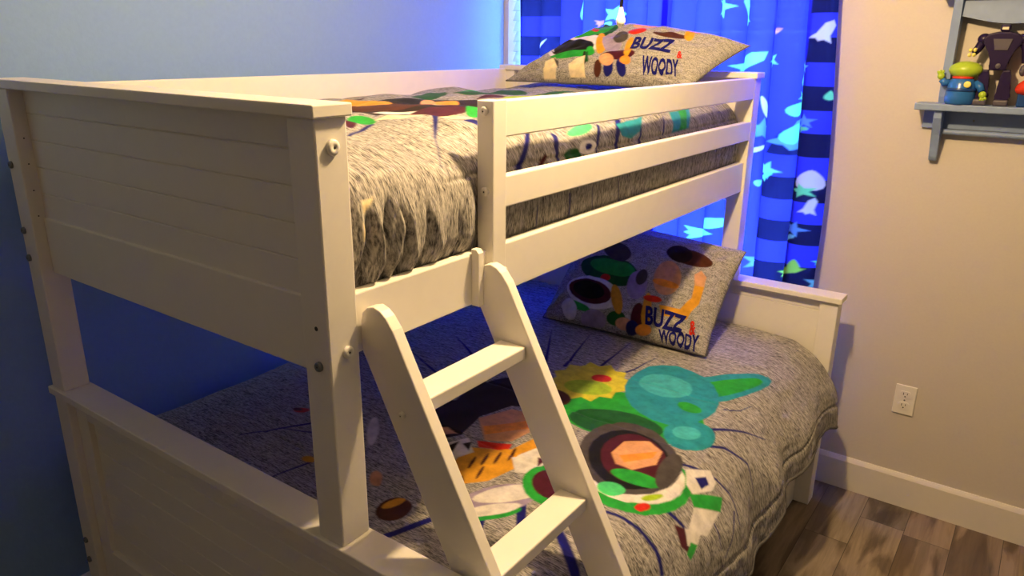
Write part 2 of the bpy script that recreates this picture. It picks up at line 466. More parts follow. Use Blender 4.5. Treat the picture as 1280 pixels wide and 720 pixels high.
 ('p','gold',[(1.074,0.503),(1.053,0.606),(1.148,0.669),(1.161,0.752),(1.2,0.74),(1.212,0.632),(1.184,0.521),(1.139,0.47)]),
 ('p','brn',[(1.11,0.557),(1.112,0.549),(1.114,0.542),(1.115,0.536),(1.114,0.533),(1.113,0.532),(1.111,0.533),(1.109,0.537),(1.105,0.544),(1.102,0.552),(1.099,0.56),(1.097,0.569),(1.095,0.576),(1.094,0.582),(1.094,0.586),(1.095,0.587),(1.097,0.585),(1.1,0.581),(1.103,0.574),(1.107,0.566)]),
 ('p','brn',[(1.126,0.589),(1.128,0.58),(1.13,0.573),(1.131,0.567),(1.13,0.563),(1.129,0.562),(1.127,0.564),(1.124,0.568),(1.121,0.575),(1.118,0.583),(1.115,0.592),(1.113,0.6),(1.111,0.608),(1.11,0.614),(1.11,0.618),(1.112,0.619),(1.114,0.617),(1.116,0.612),(1.12,0.606),(1.123,0.598)]),
 ('p','brn',[(1.147,0.614),(1.149,0.606),(1.151,0.598),(1.151,0.592),(1.151,0.588),(1.15,0.587),(1.148,0.589),(1.145,0.594),(1.142,0.6),(1.139,0.608),(1.136,0.617),(1.134,0.626),(1.132,0.634),(1.131,0.64),(1.132,0.644),(1.133,0.645),(1.135,0.643),(1.138,0.638),(1.141,0.632),(1.144,0.623)]),
 ('p','brn',[(1.167,0.649),(1.169,0.64),(1.17,0.632),(1.171,0.626),(1.171,0.622),(1.17,0.621),(1.168,0.623),(1.165,0.628),(1.162,0.635),(1.159,0.643),(1.156,0.652),(1.154,0.661),(1.152,0.669),(1.151,0.676),(1.152,0.679),(1.153,0.68),(1.155,0.678),(1.158,0.674),(1.161,0.667),(1.164,0.658)]),
 ('p','brn',[(1.152,0.536),(1.154,0.527),(1.156,0.52),(1.157,0.515),(1.156,0.511),(1.155,0.51),(1.153,0.512),(1.151,0.516),(1.148,0.522),(1.145,0.53),(1.142,0.538),(1.14,0.546),(1.138,0.554),(1.137,0.559),(1.138,0.563),(1.139,0.564),(1.141,0.562),(1.143,0.558),(1.146,0.552),(1.149,0.544)]),
 ('p','wht',[(1.17,0.638),(1.195,0.716),(1.263,0.681),(1.257,0.612),(1.215,0.589)]),
 ('p','mar',[(1.222,0.678),(1.249,0.68),(1.243,0.646)]),
 ('p','wht',[(0.995,0.582),(1.024,0.646),(1.079,0.597),(1.057,0.541)]),
 ('p','dbr',[(1.006,0.57),(1.017,0.614),(1.037,0.564)]),
 ('p','dbr',[(1.031,0.61),(1.044,0.635),(1.065,0.595)]),
 ('p','tan',[(0.894,0.633),(0.941,0.658),(0.984,0.647),(0.955,0.603)]),
 ('p','lil',[(1.308,0.553),(1.317,0.535),(1.318,0.512),(1.313,0.485),(1.302,0.458),(1.286,0.432),(1.267,0.41),(1.246,0.394),(1.226,0.386),(1.207,0.386),(1.193,0.393),(1.183,0.409),(1.18,0.431),(1.184,0.458),(1.194,0.487),(1.21,0.514),(1.23,0.538),(1.253,0.555),(1.275,0.564),(1.294,0.563)]),
 ('p','wht',[(1.322,0.588),(1.325,0.576),(1.322,0.558),(1.313,0.536),(1.299,0.512),(1.281,0.489),(1.262,0.467),(1.243,0.451),(1.225,0.44),(1.211,0.436),(1.201,0.439),(1.198,0.45),(1.2,0.467),(1.208,0.489),(1.222,0.513),(1.24,0.538),(1.26,0.56),(1.28,0.578),(1.298,0.589),(1.313,0.592)]),
 ('p','grn',[(1.315,0.474),(1.317,0.466),(1.314,0.452),(1.307,0.435),(1.295,0.416),(1.281,0.398),(1.266,0.381),(1.25,0.367),(1.236,0.358),(1.225,0.355),(1.218,0.357),(1.215,0.365),(1.217,0.378),(1.224,0.395),(1.235,0.413),(1.249,0.433),(1.265,0.45),(1.281,0.464),(1.296,0.473),(1.307,0.477)]),
 ('p','wht',[(1.306,0.486),(1.308,0.478),(1.305,0.465),(1.298,0.449),(1.287,0.432),(1.273,0.414),(1.258,0.397),(1.244,0.384),(1.23,0.375),(1.22,0.371),(1.213,0.373),(1.211,0.38),(1.213,0.393),(1.22,0.408),(1.231,0.426),(1.245,0.445),(1.26,0.462),(1.275,0.475),(1.289,0.485),(1.3,0.488)]),
 ('p','grn',[(1.392,0.608),(1.399,0.584),(1.398,0.561),(1.39,0.541),(1.375,0.526),(1.356,0.517),(1.333,0.515),(1.308,0.52),(1.284,0.533),(1.263,0.552),(1.247,0.575),(1.238,0.6),(1.238,0.625),(1.245,0.648),(1.261,0.664),(1.283,0.673),(1.308,0.674),(1.334,0.667),(1.359,0.652),(1.378,0.632)]),
 ('p','mar',[(1.373,0.612),(1.378,0.594),(1.377,0.578),(1.371,0.564),(1.36,0.553),(1.345,0.547),(1.328,0.545),(1.309,0.549),(1.292,0.558),(1.277,0.571),(1.266,0.587),(1.26,0.605),(1.26,0.622),(1.266,0.638),(1.278,0.649),(1.294,0.656),(1.313,0.657),(1.331,0.652),(1.349,0.642),(1.363,0.628)]),
 ('p','wht',[(1.336,0.651),(1.337,0.645),(1.334,0.639),(1.33,0.635),(1.323,0.632),(1.314,0.63),(1.304,0.631),(1.295,0.633),(1.287,0.637),(1.28,0.642),(1.277,0.648),(1.276,0.655),(1.278,0.66),(1.283,0.665),(1.29,0.668),(1.299,0.669),(1.308,0.669),(1.318,0.666),(1.326,0.662),(1.332,0.657)]),
 ('p','brn',[(1.12,1.005),(1.125,0.989),(1.125,0.974),(1.119,0.959),(1.109,0.946),(1.094,0.937),(1.077,0.931),(1.06,0.931),(1.043,0.935),(1.028,0.944),(1.017,0.957),(1.011,0.972),(1.01,0.988),(1.016,1.003),(1.027,1.017),(1.042,1.027),(1.06,1.032),(1.078,1.032),(1.095,1.027),(1.11,1.017)]),
 ('p','brn',[(1.105,0.341),(1.115,0.331),(1.121,0.318),(1.124,0.304),(1.124,0.29),(1.12,0.277),(1.112,0.266),(1.102,0.259),(1.091,0.255),(1.079,0.257),(1.068,0.262),(1.058,0.271),(1.051,0.284),(1.047,0.298),(1.048,0.313),(1.052,0.326),(1.059,0.338),(1.069,0.345),(1.081,0.348),(1.094,0.347)]),
 ('p','gold',[(1.079,0.347),(1.082,0.344),(1.083,0.338),(1.083,0.33),(1.082,0.321),(1.079,0.312),(1.076,0.303),(1.072,0.296),(1.067,0.291),(1.063,0.289),(1.06,0.29),(1.057,0.293),(1.055,0.299),(1.055,0.307),(1.056,0.316),(1.059,0.325),(1.062,0.334),(1.067,0.341),(1.071,0.346),(1.075,0.348)]),
 ('p','tan',[(0.979,0.372),(0.985,0.365),(0.99,0.358),(0.992,0.351),(0.992,0.346),(0.989,0.342),(0.984,0.34),(0.978,0.34),(0.97,0.343),(0.962,0.348),(0.955,0.354),(0.949,0.361),(0.944,0.369),(0.942,0.376),(0.942,0.381),(0.944,0.385),(0.949,0.387),(0.956,0.387),(0.964,0.384),(0.972,0.379)]),
 ('p','wht',[(0.814,0.521),(0.829,0.503),(0.84,0.487),(0.847,0.473),(0.85,0.464),(0.847,0.46),(0.841,0.461),(0.83,0.467),(0.816,0.478),(0.8,0.493),(0.783,0.511),(0.768,0.529),(0.755,0.547),(0.747,0.562),(0.744,0.572),(0.746,0.576),(0.754,0.575),(0.766,0.567),(0.781,0.555),(0.798,0.539)]),
 ('p','dbr',[(1.138,0.486),(1.147,0.472),(1.153,0.457),(1.153,0.443),(1.15,0.431),(1.142,0.422),(1.132,0.417),(1.119,0.416),(1.104,0.42),(1.09,0.428),(1.078,0.439),(1.068,0.453),(1.062,0.468),(1.06,0.483),(1.064,0.496),(1.071,0.506),(1.083,0.511),(1.097,0.511),(1.112,0.507),(1.126,0.498)]),
 ('p','gold',[(1.117,0.512),(1.12,0.505),(1.12,0.498),(1.117,0.491),(1.111,0.486),(1.104,0.482),(1.095,0.48),(1.086,0.48),(1.076,0.482),(1.069,0.486),(1.063,0.492),(1.06,0.499),(1.06,0.506),(1.062,0.513),(1.068,0.518),(1.076,0.522),(1.085,0.524),(1.095,0.524),(1.104,0.522),(1.111,0.517)]),
 ('p','red',[(0.56,0.501),(0.563,0.498),(0.564,0.493),(0.563,0.487),(0.561,0.482),(0.556,0.477),(0.551,0.472),(0.545,0.47),(0.539,0.468),(0.533,0.469),(0.528,0.471),(0.525,0.475),(0.524,0.479),(0.525,0.485),(0.527,0.491),(0.531,0.496),(0.537,0.5),(0.543,0.503),(0.55,0.504),(0.555,0.504)]),
 ('p','gold',[(0.789,0.331),(0.792,0.327),(0.792,0.323),(0.791,0.319),(0.787,0.316),(0.782,0.313),(0.776,0.311),(0.77,0.311),(0.763,0.311),(0.758,0.313),(0.753,0.316),(0.751,0.32),(0.75,0.324),(0.752,0.328),(0.755,0.331),(0.76,0.334),(0.766,0.336),(0.773,0.336),(0.78,0.336),(0.785,0.334)]),
 ('p','brn',[(0.542,0.491),(0.544,0.488),(0.544,0.485),(0.544,0.482),(0.542,0.479),(0.539,0.476),(0.535,0.474),(0.531,0.473),(0.526,0.473),(0.522,0.473),(0.519,0.475),(0.517,0.478),(0.517,0.48),(0.517,0.484),(0.519,0.487),(0.522,0.49),(0.526,0.492),(0.531,0.493),(0.535,0.493),(0.539,0.492)]),
 ('p','grn',[(1.359,0.321),(1.361,0.317),(1.362,0.312),(1.362,0.308),(1.36,0.304),(1.357,0.301),(1.354,0.299),(1.35,0.298),(1.345,0.299),(1.341,0.301),(1.338,0.305),(1.335,0.309),(1.334,0.313),(1.335,0.318),(1.336,0.322),(1.339,0.325),(1.343,0.327),(1.347,0.327),(1.351,0.326),(1.355,0.324)]),
]
PRINT_UPPER = [
 ('l','navy',[(1.033,0.266),(0.996,0.328),(0.967,0.391)],0.008,0.01),
 ('l','navy',[(1.043,0.618),(1.083,0.602)],0.03,0.02),
 ('l','navy',[(1.16,0.675),(1.207,0.618),(1.246,0.574)],0.012,0.016),
 ('l','navy',[(1.16,0.797),(1.203,0.752),(1.235,0.74)],0.02,0.012),
 ('l','navy',[(1.161,0.997),(1.197,0.951),(1.232,0.918)],0.01,0.01),
 ('l','navy',[(1.154,1.111),(1.206,1.039),(1.242,1.012)],0.018,0.012),
 ('l','navy',[(1.191,1.193),(1.243,1.143)],0.006,0.014),
 ('l','navy',[(1.162,1.36),(1.222,1.311)],0.003,0.01),
 ('l','navy',[(1.324,0.645),(1.379,0.644)],0.006,0.005),
 ('l','navy',[(1.315,0.779),(1.387,0.786)],0.006,0.005),
 ('l','navy',[(1.319,0.897),(1.38,0.906)],0.005,0.004),
 ('l','navy',[(1.318,1.026),(1.377,1.046)],0.004,0.004),
 ('l','navy',[(0.92,1.936),(0.943,1.729)],0.01,0.01),
 ('p','navy',[(0.987,0.549),(0.994,0.565),(1.121,0.414),(1.194,0.334)]),
 ('p','cream',[(0.937,0.425),(0.93,0.51),(0.965,0.631),(1.027,0.649),(0.984,0.555),(0.978,0.459)]),
 ('p','dbr',[(0.827,1.075),(0.974,0.734),(0.956,0.586),(0.912,0.454),(0.809,0.48),(0.59,0.665)]),
 ('p','grn',[(0.949,0.418),(0.957,0.407),(0.962,0.396),(0.964,0.386),(0.962,0.377),(0.956,0.37),(0.947,0.366),(0.935,0.366),(0.922,0.369),(0.909,0.376),(0.896,0.386),(0.886,0.397),(0.879,0.41),(0.877,0.421),(0.88,0.43),(0.887,0.437),(0.897,0.439),(0.91,0.438),(0.924,0.434),(0.938,0.427)]),
 ('p','mar',[(0.951,0.361),(0.96,0.352),(0.968,0.343),(0.973,0.334),(0.975,0.328),(0.974,0.323),(0.971,0.32),(0.966,0.321),(0.958,0.324),(0.949,0.33),(0.939,0.339),(0.929,0.348),(0.92,0.359),(0.914,0.368),(0.911,0.376),(0.911,0.381),(0.915,0.383),(0.922,0.381),(0.931,0.377),(0.941,0.37)]),
 ('p','brn',[(0.462,0.855),(0.489,0.812),(0.491,0.783),(0.473,0.766)]),
 ('p','dgrn',[(0.522,1.15),(0.562,1.092),(0.579,1.041),(0.577,0.996),(0.556,0.96),(0.514,0.941),(0.419,1.258)]),
 ('p','blk',[(0.772,0.908),(0.788,0.88),(0.795,0.845),(0.793,0.809),(0.782,0.773),(0.764,0.741),(0.738,0.718),(0.707,0.705),(0.671,0.706),(0.633,0.72),(0.597,0.748),(0.567,0.785),(0.549,0.826),(0.548,0.866),(0.566,0.898),(0.597,0.921),(0.636,0.936),(0.677,0.943),(0.715,0.94),(0.748,0.928)]),
 ('p','gold',[(0.682,0.691),(0.706,0.663),(0.723,0.636),(0.732,0.612),(0.733,0.591),(0.727,0.577),(0.712,0.569),(0.69,0.57),(0.663,0.581),(0.63,0.6),(0.594,0.629),(0.557,0.665),(0.524,0.705),(0.5,0.743),(0.494,0.77),(0.509,0.781),(0.539,0.777),(0.575,0.763),(0.614,0.743),(0.65,0.718)]),
 ('p','brn',[(0.836,0.703),(0.845,0.686),(0.847,0.663),(0.843,0.636),(0.834,0.608),(0.819,0.582),(0.8,0.56),(0.778,0.545),(0.756,0.538),(0.735,0.54),(0.716,0.55),(0.704,0.568),(0.699,0.591),(0.702,0.617),(0.714,0.644),(0.733,0.669),(0.755,0.69),(0.779,0.705),(0.802,0.713),(0.821,0.712)]),
 ('p','gold',[(0.741,0.678),(0.747,0.668),(0.75,0.657),(0.749,0.646),(0.746,0.634),(0.739,0.624),(0.73,0.616),(0.719,0.611),(0.707,0.611),(0.695,0.614),(0.685,0.621),(0.677,0.631),(0.673,0.643),(0.673,0.655),(0.677,0.666),(0.685,0.676),(0.696,0.683),(0.708,0.687),(0.721,0.687),(0.732,0.684)]),
 ('p','org',[(0.794,0.878),(0.807,0.858),(0.816,0.836),(0.818,0.814),(0.816,0.794),(0.809,0.777),(0.797,0.766),(0.781,0.761),(0.763,0.763),(0.744,0.773),(0.725,0.79),(0.708,0.812),(0.696,0.836),(0.691,0.861),(0.693,0.882),(0.702,0.898),(0.718,0.907),(0.737,0.909),(0.758,0.905),(0.777,0.894)]),
 ('p','tan',[(0.731,0.856),(0.746,0.837),(0.758,0.819),(0.766,0.803),(0.769,0.791),(0.767,0.783),(0.761,0.78),(0.75,0.784),(0.736,0.792),(0.719,0.806),(0.701,0.825),(0.682,0.847),(0.666,0.869),(0.655,0.889),(0.65,0.904),(0.652,0.912),(0.661,0.912),(0.675,0.905),(0.693,0.892),(0.712,0.875)]),
 ('p','wht',[(0.92,0.627),(0.926,0.615),(0.927,0.598),(0.924,0.577),(0.917,0.555),(0.906,0.534),(0.894,0.516),(0.879,0.502),(0.865,0.494),(0.852,0.493),(0.841,0.498),(0.834,0.51),(0.832,0.526),(0.835,0.546),(0.842,0.568),(0.854,0.589),(0.868,0.608),(0.883,0.622),(0.898,0.63),(0.91,0.632)]),
 ('p','mar',[(0.965,0.702),(0.974,0.685),(0.979,0.665),(0.979,0.641),(0.975,0.617),(0.967,0.595),(0.956,0.578),(0.943,0.566),(0.927,0.561),(0.912,0.564),(0.898,0.574),(0.887,0.591),(0.88,0.612),(0.879,0.636),(0.883,0.66),(0.892,0.682),(0.905,0.699),(0.921,0.71),(0.938,0.715),(0.953,0.712)]),
 ('p','blk',[(0.934,0.807),(0.939,0.796),(0.94,0.781),(0.938,0.762),(0.932,0.743),(0.924,0.724),(0.914,0.708),(0.903,0.697),(0.891,0.69),(0.881,0.69),(0.872,0.695),(0.866,0.706),(0.865,0.721),(0.866,0.739),(0.872,0.758),(0.881,0.776),(0.892,0.792),(0.904,0.804),(0.916,0.811),(0.926,0.812)]),
 ('p','dgrn',[(0.663,1.393),(0.685,1.348),(0.693,1.298),(0.687,1.249),(0.668,1.204),(0.635,1.17),(0.59,1.153),(0.529,1.161),(0.492,1.516),(0.571,1.47),(0.625,1.434)]),
 ('p','grn',[(0.435,1.421),(0.483,1.355),(0.502,1.316),(0.506,1.289),(0.496,1.272),(0.47,1.273)]),
 ('p','grn',[(0.989,0.74),(1.005,0.718),(1.017,0.697),(1.025,0.678),(1.029,0.663),(1.029,0.653),(1.024,0.648),(1.015,0.65),(1.002,0.658),(0.986,0.672),(0.968,0.693),(0.949,0.717),(0.932,0.743),(0.919,0.767),(0.912,0.787),(0.912,0.799),(0.92,0.801),(0.934,0.795),(0.951,0.781),(0.97,0.762)]),
 ('p','wht',[(0.896,0.803),(0.902,0.792),(0.904,0.778),(0.904,0.762),(0.9,0.746),(0.893,0.731),(0.884,0.719),(0.874,0.711),(0.863,0.707),(0.853,0.709),(0.844,0.715),(0.837,0.726),(0.834,0.74),(0.835,0.756),(0.839,0.772),(0.846,0.787),(0.855,0.799),(0.866,0.807),(0.878,0.811),(0.888,0.809)]),
 ('p','mar',[(0.793,1.163),(0.802,1.145),(0.805,1.123),(0.803,1.1),(0.796,1.076),(0.785,1.055),(0.77,1.039),(0.753,1.03),(0.735,1.028),(0.717,1.034),(0.702,1.048),(0.691,1.067),(0.686,1.09),(0.687,1.114),(0.696,1.136),(0.709,1.155),(0.727,1.169),(0.746,1.178),(0.765,1.179),(0.781,1.174)]),
 ('p','lime',[(0.832,1.225),(0.842,1.204),(0.848,1.18),(0.848,1.155),(0.844,1.131),(0.835,1.111),(0.823,1.096),(0.808,1.089),(0.791,1.089),(0.774,1.097),(0.759,1.113),(0.746,1.135),(0.738,1.161),(0.737,1.187),(0.741,1.211),(0.752,1.23),(0.766,1.244),(0.784,1.25),(0.802,1.249),(0.818,1.24)]),
 ('p','dgrn',[(0.858,1.427),(0.865,1.408),(0.868,1.382),(0.865,1.354),(0.858,1.326),(0.847,1.301),(0.833,1.281),(0.817,1.268),(0.8,1.264),(0.784,1.269),(0.77,1.282),(0.761,1.303),(0.757,1.328),(0.759,1.356),(0.766,1.383),(0.779,1.408),(0.796,1.427),(0.813,1.44),(0.831,1.444),(0.846,1.44)]),
 ('p','mint',[(1.162,0.966),(1.168,0.957),(1.172,0.943),(1.176,0.926),(1.178,0.908),(1.179,0.889),(1.178,0.873),(1.176,0.859),(1.173,0.851),(1.169,0.848),(1.163,0.851),(1.158,0.86),(1.153,0.874),(1.148,0.892),(1.145,0.911),(1.144,0.931),(1.144,0.948),(1.147,0.961),(1.151,0.969),(1.156,0.971)]),
 ('p','teal',[(1.169,1.079),(1.157,1.25),(1.202,1.175),(1.217,1.111),(1.204,1.067)]),
 ('p','wht',[(1.213,0.931),(1.218,0.929),(1.224,0.923),(1.228,0.914),(1.232,0.902),(1.234,0.89),(1.234,0.877),(1.232,0.865),(1.229,0.855),(1.225,0.849),(1.219,0.847),(1.214,0.849),(1.209,0.855),(1.204,0.864),(1.2,0.877),(1.198,0.89),(1.198,0.904),(1.2,0.915),(1.203,0.924),(1.207,0.929)]),
 ('p','navy',[(1.216,0.907),(1.218,0.905),(1.22,0.902),(1.222,0.897),(1.222,0.892),(1.222,0.888),(1.221,0.884),(1.22,0.88),(1.218,0.878),(1.216,0.877),(1.213,0.878),(1.211,0.881),(1.209,0.885),(1.207,0.889),(1.207,0.894),(1.207,0.899),(1.208,0.903),(1.209,0.906),(1.211,0.908),(1.214,0.908)]),
 ('p','dgrn',[(1.225,0.85),(1.23,0.848),(1.235,0.844),(1.24,0.836),(1.243,0.825),(1.244,0.813),(1.244,0.801),(1.243,0.79),(1.24,0.781),(1.236,0.774),(1.231,0.772),(1.225,0.773),(1.22,0.778),(1.216,0.786),(1.213,0.797),(1.211,0.809),(1.211,0.822),(1.212,0.833),(1.215,0.841),(1.22,0.847)]),
 ('p','mar',[(1.213,0.695),(1.219,0.704),(1.248,0.665),(1.243,0.654)]),
 ('p','teal',[(1.151,1.448),(1.142,1.616),(1.219,1.497),(1.223,1.371)]),
 ('p','grn',[(1.146,1.527),(1.144,1.588),(1.219,1.472),(1.22,1.424)]),
 ('p','cream',[(1.226,0.117),(1.223,0.145),(1.248,0.118)]),
 ('p','cream',[(1.258,0.11),(1.291,0.125),(1.291,0.107)]),
]
INK = {'yel': (225, 215, 60), 'grn': (40, 165, 60), 'dgrn': (25, 90, 45), 'teal': (40, 150, 165), 'ltl': (70, 185, 190), 'gry': (75, 70, 72), 'mar': (75, 20, 40), 'tan': (225, 165, 120), 'wht': (235, 230, 222), 'red': (215, 45, 30), 'navy': (22, 22, 110), 'brn': (80, 40, 28), 'dbr': (38, 22, 22), 'gold': (225, 160, 45), 'blk': (18, 18, 22), 'lil': (165, 150, 180), 'mint': (80, 215, 130), 'lime': (170, 205, 40), 'org': (245, 155, 60), 'cream': (245, 225, 180)}
LOWER_PROFILE = [(-0.03, 0.44), (-0.02, 0.53), (0.01, 0.6), (0.07, 0.638), (0.3, 0.65), (0.6, 0.655), (1.0, 0.652), (1.28, 0.648), (1.36, 0.632), (1.42, 0.592), (1.462, 0.545), (1.487, 0.5), (1.505, 0.43), (1.512, 0.38), (1.514, 0.345)]
UPPER_PROFILE = [(0.035, 1.24), (0.035, 1.36), (0.05, 1.43), (0.12, 1.468), (0.3, 1.49), (0.55, 1.497), (0.78, 1.49), (0.92, 1.474), (0.99, 1.452), (1.03, 1.42), (1.052, 1.36), (1.052, 1.3), (1.047, 1.24), (1.043, 1.19)]
PILLOW_LOWER = [(0.51, 1.515, 0.662), (1.15, 1.525, 0.665), (1.14, 1.86, 0.95), (0.5, 1.86, 0.985)]
